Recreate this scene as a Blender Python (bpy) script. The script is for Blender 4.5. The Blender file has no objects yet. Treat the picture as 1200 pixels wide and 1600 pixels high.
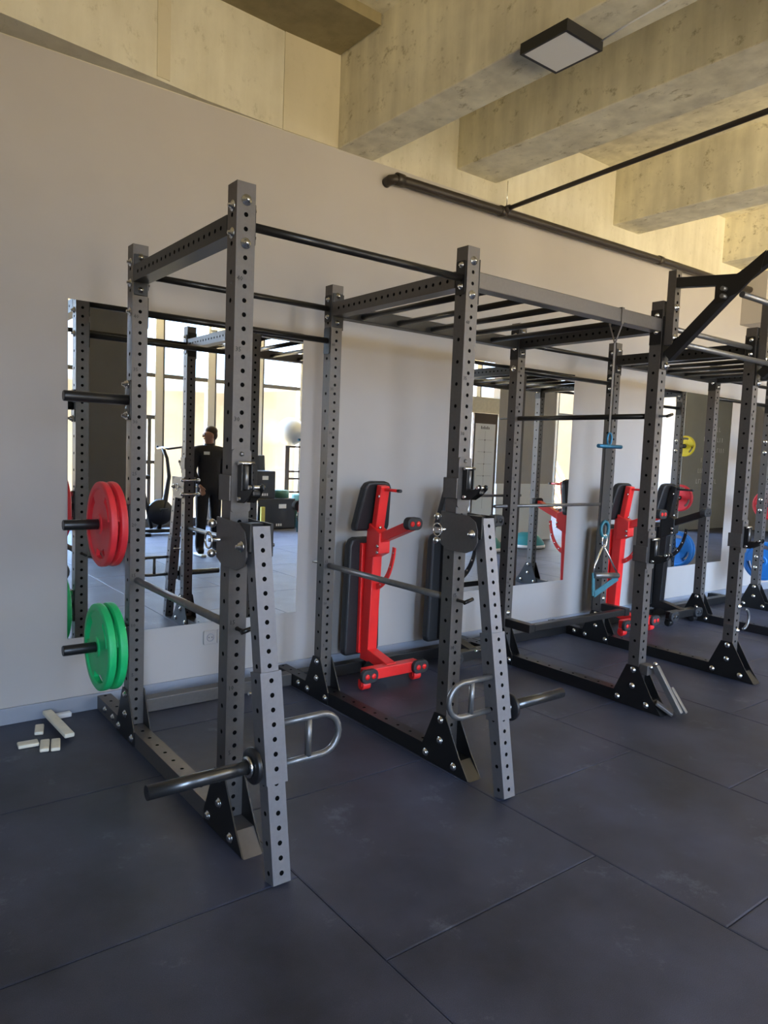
import bpy, bmesh, math, random
from mathutils import Vector, Matrix
random.seed(7)
PI = math.pi
S = bpy.context.scene
COL = S.collection

# ---------------------------------------------------------------- camera
def make_camera():
    yaw, pitch, roll = 0.6568, -0.0827, 0.0389
    f = Vector((math.sin(yaw)*math.cos(pitch), math.cos(yaw)*math.cos(pitch), math.sin(pitch)))
    r = f.cross(Vector((0, 0, 1))).normalized()
    u = r.cross(f)
    r2 = math.cos(roll)*r + math.sin(roll)*u
    u2 = -math.sin(roll)*r + math.cos(roll)*u
    cd = bpy.data.cameras.new('camera'); co = bpy.data.objects.new('camera', cd); COL.objects.link(co)
    m = Matrix((r2, u2, -f)).transposed().to_4x4(); m.translation = Vector((-1.1615, -2.4245, 1.4853))
    co.matrix_world = m
    cd.sensor_fit = 'VERTICAL'; cd.sensor_height = 36.0; cd.lens = 36.0*1130.0/1600.0
    cd.clip_start = 0.05; cd.clip_end = 400
    S.camera = co
make_camera()
S.view_settings.view_transform = 'Standard'; S.view_settings.look = 'None'
S.view_settings.gamma = 1.0; S.view_settings.use_curve_mapping = False
S.view_settings.exposure = 0.85
S.cycles.max_bounces = 8; S.cycles.diffuse_bounces = 5; S.cycles.glossy_bounces = 5
S.cycles.transparent_max_bounces = 12
S.cycles.use_denoising = True
S.cycles.sample_clamp_indirect = 6.0

# ---------------------------------------------------------------- world: hazy bright sky over dry tan hills
def make_world():
    w = bpy.data.worlds.new('world'); S.world = w; w.use_nodes = True
    nt = w.node_tree; nt.nodes.clear(); N = nt.nodes.new; L = nt.links.new
    out = N('ShaderNodeOutputWorld'); bg = N('ShaderNodeBackground'); L(bg.outputs[0], out.inputs[0])
    tc = N('ShaderNodeTexCoord'); sep = N('ShaderNodeSeparateXYZ'); L(tc.outputs['Generated'], sep.inputs[0])
    sky = N('ShaderNodeValToRGB'); L(sep.outputs[2], sky.inputs[0])
    e = sky.color_ramp.elements
    e[0].position = 0.0; e[0].color = (0.62, 0.80, 1.08, 1)
    e[1].position = 0.5; e[1].color = (0.50, 0.76, 1.35, 1)
    nz = N('ShaderNodeTexNoise'); nz.inputs['Scale'].default_value = 9.0; nz.inputs['Detail'].default_value = 8
    L(tc.outputs['Generated'], nz.inputs['Vector'])
    gr = N('ShaderNodeValToRGB'); L(nz.outputs[0], gr.inputs[0])
    g = gr.color_ramp.elements
    g[0].position = 0.35; g[0].color = (0.55, 0.44, 0.29, 1)
    g[1].position = 0.7; g[1].color = (0.92, 0.76, 0.54, 1)
    nz2 = N('ShaderNodeTexNoise'); nz2.inputs['Scale'].default_value = 2.2; L(tc.outputs['Generated'], nz2.inputs['Vector'])
    ma = N('ShaderNodeMath'); ma.operation = 'MULTIPLY_ADD'; ma.inputs[1].default_value = 0.13; ma.inputs[2].default_value = 0.012
    L(nz2.outputs[0], ma.inputs[0])
    sub = N('ShaderNodeMath'); sub.operation = 'SUBTRACT'; L(sep.outputs[2], sub.inputs[0]); L(ma.outputs[0], sub.inputs[1])
    mr = N('ShaderNodeMapRange'); mr.inputs['From Min'].default_value = -0.004; mr.inputs['From Max'].default_value = 0.012
    L(sub.outputs[0], mr.inputs[0])
    mix = N('ShaderNodeMix'); mix.data_type = 'RGBA'
    # hill band in view dimmed against burn-out; unseen lower ground brightened to light the ceiling
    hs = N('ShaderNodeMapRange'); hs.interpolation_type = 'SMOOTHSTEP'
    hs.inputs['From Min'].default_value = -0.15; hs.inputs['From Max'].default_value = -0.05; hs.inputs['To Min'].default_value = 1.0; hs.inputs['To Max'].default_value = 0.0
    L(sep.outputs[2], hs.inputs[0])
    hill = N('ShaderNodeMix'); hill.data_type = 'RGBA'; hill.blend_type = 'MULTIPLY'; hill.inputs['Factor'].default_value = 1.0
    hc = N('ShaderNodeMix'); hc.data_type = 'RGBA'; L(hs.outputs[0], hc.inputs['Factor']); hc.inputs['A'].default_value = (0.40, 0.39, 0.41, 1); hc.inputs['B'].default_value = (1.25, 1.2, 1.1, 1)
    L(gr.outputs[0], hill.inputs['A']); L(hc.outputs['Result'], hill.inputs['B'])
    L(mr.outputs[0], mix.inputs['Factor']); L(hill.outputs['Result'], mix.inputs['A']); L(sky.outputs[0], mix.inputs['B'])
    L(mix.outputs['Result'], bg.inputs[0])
    # added boost: sky and land towards -x, unseen in the mirrors, brightened for room light
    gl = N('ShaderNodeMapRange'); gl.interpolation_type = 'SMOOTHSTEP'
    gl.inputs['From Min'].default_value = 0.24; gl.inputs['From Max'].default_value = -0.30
    gl.inputs['To Min'].default_value = WORLD_STRENGTH; gl.inputs['To Max'].default_value = WORLD_STRENGTH*SIDE_BOOST
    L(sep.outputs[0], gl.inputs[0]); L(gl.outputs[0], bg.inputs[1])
WORLD_STRENGTH = 3.3; SIDE_BOOST = 9.0
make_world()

# room numbers
WY = 1.636            # mirror wall plane
FY = -6.9             # window wall plane (behind the camera)
XL, XR = -3.9, 16.0
def portal(x0, x1, z0, z1, y):
    ld = bpy.data.lights.new('window_portal', 'AREA'); ld.shape = 'RECTANGLE'; ld.size = x1-x0; ld.size_y = z1-z0
    ld.cycles.is_portal = True
    lo = bpy.data.objects.new('window_portal', ld); COL.objects.link(lo)
    lo.location = ((x0+x1)/2, y, (z0+z1)/2); lo.rotation_euler = (math.radians(90), 0, 0)  # faces +y
portal(-3.6, -2.25, 0.12, 3.98, FY-0.12); portal(0.05, 15.9, 0.12, 3.98, FY-0.12)

# ---------------------------------------------------------------- materials
def new_mat(name):
    m = bpy.data.materials.new(name); m.use_nodes = True
    b = m.node_tree.nodes['Principled BSDF']; return m, m.node_tree, b
def mat(name, c, rough=0.5, metal=0.0, var=0.0, scale=30.0, bump=0.0, spec=0.5, coat=0.0):
    m, nt, b = new_mat(name)
    b.inputs['Base Color'].default_value = (*c, 1); b.inputs['Roughness'].default_value = rough
    b.inputs['Metallic'].default_value = metal; b.inputs['Specular IOR Level'].default_value = spec
    b.inputs['Coat Weight'].default_value = coat
    tc = nt.nodes.new('ShaderNodeTexCoord'); nz = nt.nodes.new('ShaderNodeTexNoise')
    nz.inputs['Scale'].default_value = scale; nz.inputs['Detail'].default_value = 4
    nt.links.new(tc.outputs['Object'], nz.inputs['Vector'])
    if var > 0:
        r = nt.nodes.new('ShaderNodeValToRGB'); e = r.color_ramp.elements
        e[0].position = 0.3; e[0].color = (*[x*(1-var) for x in c], 1)
        e[1].position = 0.7; e[1].color = (*[min(1, x*(1+var)) for x in c], 1)
        nt.links.new(nz.outputs[0], r.inputs[0]); nt.links.new(r.outputs[0], b.inputs['Base Color'])
    if bump > 0:
        bp = nt.nodes.new('ShaderNodeBump'); bp.inputs['Strength'].default_value = bump; bp.inputs['Distance'].default_value = 0.003
        nt.links.new(nz.outputs[0], bp.inputs['Height']); nt.links.new(bp.outputs[0], b.inputs['Normal'])
    return m
M = {}
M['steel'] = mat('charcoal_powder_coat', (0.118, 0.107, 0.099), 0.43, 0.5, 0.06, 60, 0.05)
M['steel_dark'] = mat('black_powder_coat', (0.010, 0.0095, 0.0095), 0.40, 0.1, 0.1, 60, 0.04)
M['tube'] = mat('black_tube', (0.016, 0.015, 0.014), 0.28, 0.3)
M['grey_tube'] = mat('grey_satin_tube', (0.20, 0.195, 0.19), 0.36, 0.7, 0.08, 40)
M['peg'] = mat('dark_chrome_peg', (0.10, 0.10, 0.10), 0.26, 0.85)
M['void'] = mat('tube_inside_shade', (0.004, 0.004, 0.004), 0.9, 0, 0, 10, 0, 0.05)
M['zinc'] = mat('zinc_bolt', (0.72, 0.71, 0.68), 0.25, 1.0)
M['steel_arm'] = mat('grey_powder_coat', (0.19, 0.182, 0.185), 0.42, 0.5, 0.05, 60, 0.05)
M['digit'] = mat('etched_number_black', (0.012, 0.012, 0.012), 0.6)
M['plastic'] = mat('black_plastic', (0.012, 0.012, 0.013), 0.35)
M['rubber'] = mat('black_rubber', (0.02, 0.02, 0.021), 0.6)
M['vinyl'] = mat('black_vinyl', (0.014, 0.0135, 0.014), 0.45, 0, 0.15, 80, 0.1)
M['red'] = mat('red_paint', (0.78, 0.022, 0.020), 0.32, 0, 0.05, 10)
M['red_plate'] = mat('red_urethane', (0.70, 0.030, 0.040), 0.45, 0, 0.06, 8)
M['green_plate'] = mat('green_urethane', (0.012, 0.50, 0.15), 0.45, 0, 0.06, 8)
M['blue_plate'] = mat('blue_urethane', (0.02, 0.19, 0.55), 0.45, 0, 0.06, 8)
M['yellow_plate'] = mat('yellow_urethane', (0.75, 0.58, 0.03), 0.45, 0, 0.06, 8)
M['chrome'] = mat('chrome', (0.8, 0.8, 0.8), 0.12, 1.0)
M['cream'] = mat('cream_wood', (0.72, 0.66, 0.52), 0.6, 0, 0.08, 20)
M['white'] = mat('white_plastic', (0.75, 0.75, 0.74), 0.45)
M['teal'] = mat('teal_rubber', (0.02, 0.22, 0.26), 0.5)
M['teal_strap'] = mat('teal_strap', (0.025, 0.15, 0.20), 0.55, 0, 0.1, 60)
M['blue_metal'] = mat('blue_anodised', (0.03, 0.16, 0.28), 0.35, 0.5)
M['green'] = mat('green_plastic', (0.10, 0.24, 0.19), 0.5)
M['wall'] = mat('grey_wall_paint', (0.395, 0.370, 0.347), 0.72, 0, 0.02, 3, 0.03, 0.3)
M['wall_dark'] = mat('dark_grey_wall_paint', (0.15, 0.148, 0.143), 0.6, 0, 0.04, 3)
M['skirt'] = mat('grey_skirting', (0.26, 0.275, 0.31), 0.35, 0, 0.03, 5)
M['frame'] = mat('window_frame_light', (0.58, 0.58, 0.56), 0.4, 0.2)
M['frame_dark'] = mat('window_frame_grey', (0.10, 0.10, 0.10), 0.4, 0.2)
M['cloth'] = mat('black_tracksuit', (0.014, 0.014, 0.018), 0.8, 0, 0.2, 30)
M['skin'] = mat('skin', (0.42, 0.22, 0.15), 0.55)
M['hair'] = mat('brown_hair', (0.045, 0.022, 0.012), 0.6, 0, 0.2, 90)
M['pipe'] = mat('dark_brown_pipe', (0.035, 0.028, 0.022), 0.45, 0.2)
M['diffuser'] = mat('lamp_diffuser', (0.74, 0.74, 0.72), 0.5)
M['slat'] = mat('wood_slat', (0.50, 0.36, 0.20), 0.6, 0, 0.2, 12)
M['foam_yellow'] = mat('yellow_foam', (0.55, 0.50, 0.12), 0.7)
M['ball'] = mat('silver_gym_ball', (0.45, 0.47, 0.48), 0.28)
M['brown_metal'] = mat('brown_metal', (0.09, 0.065, 0.05), 0.45, 0.3)

def concrete(name, c0, c1, seed=0.0, pocks=0.75):
    m, nt, b = new_mat(name); N = nt.nodes.new; L = nt.links.new
    tc = N('ShaderNodeTexCoord')
    mp = N('ShaderNodeMapping'); mp.inputs['Location'].default_value = (seed, seed*0.7, seed*1.3); L(tc.outputs['Object'], mp.inputs[0])
    n1 = N('ShaderNodeTexNoise'); n1.inputs['Scale'].default_value = 1.6; n1.inputs['Detail'].default_value = 9; n1.inputs['Roughness'].default_value = 0.62
    L(mp.outputs[0], n1.inputs['Vector'])
    mp2 = N('ShaderNodeMapping'); mp2.inputs['Scale'].default_value = (5, 5, 0.7); L(mp.outputs[0], mp2.inputs[0])
    n2 = N('ShaderNodeTexNoise'); n2.inputs['Scale'].default_value = 2.0; n2.inputs['Detail'].default_value = 6; L(mp2.outputs[0], n2.inputs['Vector'])
    mx = N('ShaderNodeMix'); mx.data_type = 'FLOAT'; mx.inputs['Factor'].default_value = 0.42
    L(n1.outputs[0], mx.inputs['A']); L(n2.outputs[0], mx.inputs['B'])
    r = N('ShaderNodeValToRGB'); L(mx.outputs['Result'], r.inputs[0]); e = r.color_ramp.elements
    e[0].position = 0.36; e[0].color = (*c0, 1); e[1].position = 0.62; e[1].color = (*c1, 1)
    # small dark pocks and scrapes
    n3 = N('ShaderNodeTexNoise'); n3.inputs['Scale'].default_value = 11.0; n3.inputs['Detail'].default_value = 10; n3.inputs['Roughness'].default_value = 0.75
    mp3 = N('ShaderNodeMapping'); mp3.inputs['Scale'].default_value = (1.6, 0.8, 1.0); L(mp.outputs[0], mp3.inputs[0]); L(mp3.outputs[0], n3.inputs['Vector'])
    r3 = N('ShaderNodeValToRGB'); L(n3.outputs[0], r3.inputs[0]); e = r3.color_ramp.elements
    e[0].position = 0.34; e[0].color = (0.42, 0.38, 0.28, 1); e[1].position = 0.435; e[1].color = (1, 1, 1, 1)
    mul = N('ShaderNodeMix'); mul.data_type = 'RGBA'; mul.blend_type = 'MULTIPLY'; mul.inputs['Factor'].default_value = pocks
    L(r.outputs[0], mul.inputs['A']); L(r3.outputs[0], mul.inputs['B'])
    L(mul.outputs['Result'], b.inputs['Base Color'])
    b.inputs['Roughness'].default_value = 0.85; b.inputs['Specular IOR Level'].default_value = 0.2
    bp = N('ShaderNodeBump'); bp.inputs['Strength'].default_value = 0.35; bp.inputs['Distance'].default_value = 0.012
    L(mx.outputs['Result'], bp.inputs['Height']); L(bp.outputs[0], b.inputs['Normal'])
    return m
M['conc_light'] = concrete('pale_cast_concrete', (0.47, 0.435, 0.33), (0.61, 0.578, 0.46), 1.0, 0.3)
M['conc_mid'] = concrete('cast_concrete', (0.52, 0.48, 0.36), (0.80, 0.75, 0.57), 4.0)
M['conc_panel'] = concrete('smooth_concrete_patch', (0.48, 0.43, 0.31), (0.53, 0.48, 0.35), 9.0, 0.1)
M['conc_brown'] = concrete('brown_concrete', (0.21, 0.175, 0.10), (0.30, 0.255, 0.15), 12.0, 0.2)

def rubber_floor():
    m, nt, b = new_mat('rubber_floor_mat'); N = nt.nodes.new; L = nt.links.new
    tc = N('ShaderNodeTexCoord')
    n1 = N('ShaderNodeTexNoise'); n1.inputs['Scale'].default_value = 1.7; n1.inputs['Detail'].default_value = 7; n1.inputs['Roughness'].default_value = 0.6
    L(tc.outputs['Object'], n1.inputs['Vector'])
    r = N('ShaderNodeValToRGB'); L(n1.outputs[0], r.inputs[0]); e = r.color_ramp.elements
    e[0].position = 0.35; e[0].color = (0.017, 0.0195, 0.031, 1); e[1].position = 0.72; e[1].color = (0.056, 0.061, 0.094, 1)
    n2 = N('ShaderNodeTexNoise'); n2.inputs['Scale'].default_value = 420.0; n2.inputs['Detail'].default_value = 2
    L(tc.outputs['Object'], n2.inputs['Vector'])
    r2 = N('ShaderNodeValToRGB'); L(n2.outputs[0], r2.inputs[0]); e = r2.color_ramp.elements
    e[0].position = 0.35; e[0].color = (0.72, 0.72, 0.72, 1); e[1].position = 0.72; e[1].color = (1.5, 1.5, 1.5, 1)
    mul = N('ShaderNodeMix'); mul.data_type = 'RGBA'; mul.blend_type = 'MULTIPLY'; mul.inputs['Factor'].default_value = 1.0
    L(r.outputs[0], mul.inputs['A']); L(r2.outputs[0], mul.inputs['B'])
    # chalky scuffs
    n3 = N('ShaderNodeTexNoise'); n3.inputs['Scale'].default_value = 3.1; n3.inputs['Detail'].default_value = 12; n3.inputs['Roughness'].default_value = 0.8
    L(tc.outputs['Object'], n3.inputs['Vector'])
    r3 = N('ShaderNodeValToRGB'); L(n3.outputs[0], r3.inputs[0]); e = r3.color_ramp.elements
    e[0].position = 0.57; e[0].color = (0, 0, 0, 1); e[1].position = 0.82; e[1].color = (0.15, 0.16, 0.18, 1)
    add = N('ShaderNodeMix'); add.data_type = 'RGBA'; add.blend_type = 'ADD'; add.inputs['Factor'].default_value = 1.0
    L(mul.outputs['Result'], add.inputs['A']); L(r3.outputs[0], add.inputs['B'])
    L(add.outputs['Result'], b.inputs['Base Color'])
    b.inputs['Roughness'].default_value = 0.50; b.inputs['Specular IOR Level'].default_value = 0.55
    bp = N('ShaderNodeBump'); bp.inputs['Strength'].default_value = 0.3; bp.inputs['Distance'].default_value = 0.002
    L(n2.outputs[0], bp.inputs['Height']); L(bp.outputs[0], b.inputs['Normal'])
    return m
M['floor'] = rubber_floor()
def mirror_mat():
    m, nt, b = new_mat('mirror_silver')
    b.inputs['Base Color'].default_value = (0.86, 0.88, 0.87, 1); b.inputs['Metallic'].default_value = 1; b.inputs['Roughness'].default_value = 0.0
    return m
M['mirror'] = mirror_mat()
def glass_mat():
    m = bpy.data.materials.new('window_glass'); m.use_nodes = True; nt = m.node_tree; nt.nodes.clear()
    o = nt.nodes.new('ShaderNodeOutputMaterial'); mx = nt.nodes.new('ShaderNodeMixShader'); mx.inputs[0].default_value = 0.05
    t = nt.nodes.new('ShaderNodeBsdfTransparent'); t.inputs[0].default_value = (0.96, 0.98, 0.97, 1)
    g = nt.nodes.new('ShaderNodeBsdfGlossy'); g.inputs['Roughness'].default_value = 0.0
    nt.links.new(t.outputs[0], mx.inputs[1]); nt.links.new(g.outputs[0], mx.inputs[2]); nt.links.new(mx.outputs[0], o.inputs[0])
    return m
M['glass'] = glass_mat()

# ---------------------------------------------------------------- mesh helpers
def B(): return bmesh.new()
def V(*a): return Vector(a)
def add_box(bm, x0, x1, y0, y1, z0, z1, mtx=None):
    vs = [bm.verts.new((x, y, z)) for z in (z0, z1) for y in (y0, y1) for x in (x0, x1)]
    for q in ((0,2,3,1),(4,5,7,6),(0,1,5,4),(2,6,7,3),(0,4,6,2),(1,3,7,5)):
        bm.faces.new([vs[i] for i in q])
    if mtx is not None: bmesh.ops.transform(bm, matrix=mtx, verts=vs)
    return vs
def frame_of(d):
    d = d.normalized(); a = Vector((0,0,1)) if abs(d.z) < 0.9 else Vector((0,1,0))
    u = d.cross(a).normalized(); v = u.cross(d).normalized(); return u, v
def add_tube(bm, pts, r, n=12, cap=True):
    pts = [Vector(p) for p in pts]; rings = []
    rr = r if isinstance(r, (list, tuple)) else [r]*len(pts)
    u, v = frame_of(pts[1]-pts[0])
    for i, p in enumerate(pts):
        d = (pts[min(i+1, len(pts)-1)] - pts[max(i-1, 0)]).normalized()
        u = (u - d*u.dot(d)).normalized(); v = d.cross(u)
        rings.append([bm.verts.new(p + rr[i]*(math.cos(2*PI*k/n)*u + math.sin(2*PI*k/n)*v)) for k in range(n)])
    for a, b in zip(rings, rings[1:]):
        for k in range(n):
            f = bm.faces.new((a[k], a[(k+1)%n], b[(k+1)%n], b[k])); f.smooth = True
    if cap:
        bm.faces.new(list(reversed(rings[0]))); bm.faces.new(rings[-1])
def add_prism(bm, poly, axis, a0, a1):
    """poly: 2D points; axis 'x': (y,z), 'y': (x,z), 'z': (x,y)"""
    def P(p, a):
        return {'x': (a, p[0], p[1]), 'y': (p[0], a, p[1]), 'z': (p[0], p[1], a)}[axis]
    A = [bm.verts.new(P(p, a0)) for p in poly]; Bv = [bm.verts.new(P(p, a1)) for p in poly]
    n = len(poly)
    bm.faces.new(A); bm.faces.new(list(reversed(Bv)))
    for i in range(n): bm.faces.new((A[i], Bv[i], Bv[(i+1)%n], A[(i+1)%n]))
def add_bar(bm, p0, p1, w, h, up=Vector((0,0,1))):
    """rectangular bar from p0 to p1, w sideways, h along 'up'"""
    p0 = Vector(p0); p1 = Vector(p1); d = (p1-p0).normalized(); s = d.cross(up).normalized(); t = s.cross(d)
    vs = []
    for p in (p0, p1):
        for a, b in ((-1,-1),(1,-1),(1,1),(-1,1)): vs.append(bm.verts.new(p + s*a*w/2 + t*b*h/2))
    for q in ((3,2,1,0),(4,5,6,7),(0,1,5,4),(1,2,6,5),(2,3,7,6),(3,0,4,7)): bm.faces.new([vs[i] for i in q])
def rounded_rect(w, h, r, n=5, cx=0, cy=0):
    out = []
    for sx, sy, a0 in ((1,-1,-90),(1,1,0),(-1,1,90),(-1,-1,180)):
        for k in range(n+1):
            a = math.radians(a0 + 90*k/n); out.append((cx+sx*(w/2-r)+r*math.cos(a), cy+sy*(h/2-r)+r*math.sin(a)))
    return out
def add_lathe(bm, prof, c, axis, n=32):
    """prof: list of (radius, along); revolved round 'axis' through c"""
    c = Vector(c); d = Vector(axis).normalized(); u, v = frame_of(d); rings = []
    for r, t in prof:
        if r < 1e-6: rings.append([bm.verts.new(c + d*t)]*n)
        else: rings.append([bm.verts.new(c + d*t + r*(math.cos(2*PI*k/n)*u + math.sin(2*PI*k/n)*v)) for k in range(n)])
    for a, b in zip(rings, rings[1:]):
        for k in range(n):
            q = [a[k], a[(k+1)%n], b[(k+1)%n], b[k]]; q2 = []
            for w in q:
                if w not in q2: q2.append(w)
            if len(q2) > 2:
                f = bm.faces.new(q2); f.smooth = True
def add_sphere(bm, c, r, n=16, sc=(1,1,1)):
    m = Matrix.Translation(c) @ Matrix.Diagonal((r*sc[0], r*sc[1], r*sc[2], 1))
    res = bmesh.ops.create_uvsphere(bm, u_segments=n*2, v_segments=n, radius=1, matrix=m)
    for v in res['verts']:
        for f in v.link_faces: f.smooth = True
def obj(name, bm, m, parent=None, bevel=0.0, seg=2, loc=None, normals=True):
    if normals: bmesh.ops.recalc_face_normals(bm, faces=bm.faces[:])
    me = bpy.data.meshes.new(name); bm.to_mesh(me); bm.free()
    ms = m if isinstance(m, (list, tuple)) else [m]
    for q in ms: me.materials.append(q)
    o = bpy.data.objects.new(name, me); COL.objects.link(o)
    if parent: o.parent = parent
    if loc: o.location = loc
    if bevel > 0:
        b = o.modifiers.new('bevel', 'BEVEL'); b.width = bevel; b.segments = seg; b.limit_method = 'ANGLE'; b.angle_limit = math.radians(40)
    return o
def thing(name, label, cat, loc=(0,0,0), rotz=0.0, group=None):
    o = bpy.data.objects.new(name, None); COL.objects.link(o); o.empty_display_size = 0.1
    o.location = loc; o.rotation_euler = (0, 0, rotz); o['label'] = label; o['category'] = cat
    if group: o['group'] = group
    return o
def tag(o, label, cat, group=None, kind=None):
    o['label'] = label; o['category'] = cat
    if group: o['group'] = group
    if kind: o['kind'] = kind
    return o
def struct(name, bm, m, parent=None, bevel=0.0):
    o = obj(name, bm, m, parent, bevel)
    if parent is None: o['kind'] = 'structure'
    return o
KIDS = {}
def kids(o): return [c for c in COL.objects if c.parent == o]
def dup(root, loc=None, rotz=None, label=None):
    r = root.copy(); COL.objects.link(r)
    if loc is not None: r.location = loc
    if rotz is not None: r.rotation_euler = (0, 0, rotz)
    if label: r['label'] = label
    def rec(src, dst):
        for ch in kids(src):
            c = ch.copy(); COL.objects.link(c); c.parent = dst; rec(ch, c)
    rec(root, r)
    return r

def perf_tube(L, wx, wy, faces, pitch=0.05, first=0.108, hr=0.0085, t=0.004):
    """square tube along +z from 0 to L, cross-section x 0..wx, y 0..wy, with round holes.
    faces: dict face -> step (1: every pitch, 2: every second, 0: none) for '-y','+y','-x','+x'"""
    bm = B(); z = first; cuts = []
    while z < L - 0.02: cuts.append(z); z += pitch
    def pt(face, a, zz, dpt=0.0):
        return {'-y': (a, dpt, zz), '+y': (a, wy-dpt, zz), '-x': (dpt, a, zz), '+x': (wx-dpt, a, zz)}[face]
    for face in ('-y', '+y', '-x', '+x'):
        w = wx if face[1] == 'y' else wy; step = faces.get(face, 0)
        def quad(z0, z1):
            bm.faces.new([bm.verts.new(pt(face, a, zz)) for a, zz in ((0, z0), (w, z0), (w, z1), (0, z1))])
        if step == 0 or not cuts: quad(0, L); continue
        quad(0, cuts[0]-pitch/2); quad(cuts[-1]+pitch/2, L)
        for i, zc in enumerate(cuts):
            z0, z1 = zc-pitch/2, zc+pitch/2
            if i % step: quad(z0, z1); continue
            out = []
            cs = [(0, z0), (w, z0), (w, z1), (0, z1)]
            for s in range(4):
                a, b = cs[s], cs[(s+1) % 4]
                for k in range(3): out.append((a[0]+(b[0]-a[0])*k/3, a[1]+(b[1]-a[1])*k/3))
            inn = [(w/2 + hr*math.cos(math.radians(-135+30*k)), zc + hr*math.sin(math.radians(-135+30*k))) for k in range(12)]
            O = [bm.verts.new(pt(face, a, zz)) for a, zz in out]; I = [bm.verts.new(pt(face, a, zz)) for a, zz in inn]
            D = [bm.verts.new(pt(face, a, zz, t)) for a, zz in inn]
            for k in range(12):
                bm.faces.new((O[k], O[(k+1)%12], I[(k+1)%12], I[k])); bm.faces.new((I[k], I[(k+1)%12], D[(k+1)%12], D[k]))
    for zz in (0, L): bm.faces.new([bm.verts.new((a, b, zz)) for a, b in ((0,0),(wx,0),(wx,wy),(0,wy))])
    # near-black inner liner set back behind the holes: painted shade inside the tube
    add_box(bm, 0.0065, wx-0.0065, 0.0065, wy-0.0065, 0.002, L-0.002)
    return bm
def dark_inside(bm, wx, wy):
    e = 1e-4
    for f in bm.faces:
        on = [not (e < v.co.x < wx-e and e < v.co.y < wy-e) for v in f.verts]
        f.material_index = 0 if all(on) else 1
def perf_obj(name, L, wx, wy, faces, m, parent=None, **k):
    bm = perf_tube(L, wx, wy, faces, **k)
    bmesh.ops.remove_doubles(bm, verts=bm.verts[:], dist=0.00001)
    nl = 0
    for f in bm.faces:
        c = f.calc_center_median()
        if f.calc_area() > 1e-3 and 0.01 < c.x < wx-0.01 and 0.01 < c.y < wy-0.01 and 0.003 < c.z < L-0.003: f.material_index = 1
    dark_inside(bm, wx, wy)
    return obj(name, bm, [m, M['void']], parent)

# ================================================================= SETTING
# floor: 1 m rubber mats laid in brick bond, one structure
def build_floor():
    bm = B(); g = 0.0018; c = 0.0055
    i0, i1 = int(XL)-1, int(XR)+1
    for i in range(i0, i1+1):
        x0 = 0.11 + i*1.0
        off = -0.367 if i % 2 else 0.137
        for j in range(-8, 3):
            y0 = off + j*1.008
            X0, X1, Y0, Y1 = x0+g, x0+1.0-g, y0+g, y0+1.008-g
            Y1 = min(Y1, WY+0.05); Y0 = max(Y0, FY-0.1)
            if Y1-Y0 < 0.02: continue
            top = [bm.verts.new(p) for p in ((X0+c, Y0+c, 0), (X1-c, Y0+c, 0), (X1-c, Y1-c, 0), (X0+c, Y1-c, 0))]
            mid = [bm.verts.new(p) for p in ((X0, Y0, -0.0018), (X1, Y0, -0.0018), (X1, Y1, -0.0018), (X0, Y1, -0.0018))]
            low = [bm.verts.new((v.co.x, v.co.y, -0.02)) for v in mid]
            bm.faces.new(top)
            for k in range(4):
                bm.faces.new((mid[k], mid[(k+1)%4], top[(k+1)%4], top[k])); bm.faces.new((low[k], low[(k+1)%4], mid[(k+1)%4], mid[k]))
    add_box(bm, XL-0.3, XR+0.3, FY-0.3, WY+0.2, -0.12, -0.02)
    struct('floor', bm, M['floor'])
build_floor()

# mirror wall: painted part, concrete band above
ZP = 3.415
bm = B(); add_box(bm, XL, XR, WY, WY+0.2, -0.02, ZP); struct('wall_back', bm, M['wall'])
bm = B(); add_box(bm, XL, XR, WY, WY+0.2, ZP, 4.3); struct('trim_1', bm, M['conc_light'])
# concrete lintel that stands proud at the left and tapers into the wall
bm = B(); add_prism(bm, [(XL, 0.95), (-0.5, 1.455), (0.56, 1.602), (1.07, WY-0.004), (1.07, WY+0.02), (XL, WY+0.02)], 'z', ZP+0.004, 4.06); struct('trim_2', bm, M['conc_light'])
# formwork strip in the lintel and smooth patch beside the beam
bm = B(); add_box(bm, 1.075, 1.478, WY-0.006, WY+0.01, ZP+0.002, 3.99); struct('trim_3', bm, M['conc_panel'])
bm = B(); add_prism(bm, [(0.27, 1.557), (0.345, 1.568), (0.345, 1.60), (0.27, 1.60)], 'z', ZP+0.02, 4.02); struct('trim_4', bm, M['conc_panel'])
# ceiling slab and haunch strip in darker brown concrete
bm = B(); add_box(bm, XL, XR, FY-0.2, WY+0.2, 4.05, 4.3); struct('ceiling', bm, M['conc_mid'])
bm = B(); add_prism(bm, [(XL, 0.9), (-0.5, 1.1), (1.47, 1.20), (1.47, WY), (XL, WY)], 'z', 3.985, 4.06); struct('trim_5', bm, M['conc_brown'])
# ribs running out from the wall
ribs = [(1.48, 1.765, 3.415), (2.52, 2.93, 3.56), (4.41, 4.80, 3.57), (6.31, 6.72, 3.60), (8.2, 8.6, 3.58), (10.1, 10.5, 3.58), (12.0, 12.4, 3.58), (-0.9-0.28, -0.9, 3.9), (-3.2, -2.9, 3.9)]
for k, (x0, x1, z0) in enumerate(ribs):
    bm = B(); add_box(bm, x0, x1, FY, WY+0.01, z0, 4.08); struct('trim_%d' % (6+k), bm, M['conc_mid'], bevel=0.008)
# right-hand bulkhead on the wall under the ribs
bm = B(); add_box(bm, 6.78, 7.5, WY-0.26, WY, 3.02, 3.56); struct('trim_20', bm, M['wall'])
# skirting
bm = B(); add_box(bm, XL, XR, WY-0.014, WY, 0, 0.088); struct('baseboard_back', bm, M['skirt'], bevel=0.003)
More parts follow.
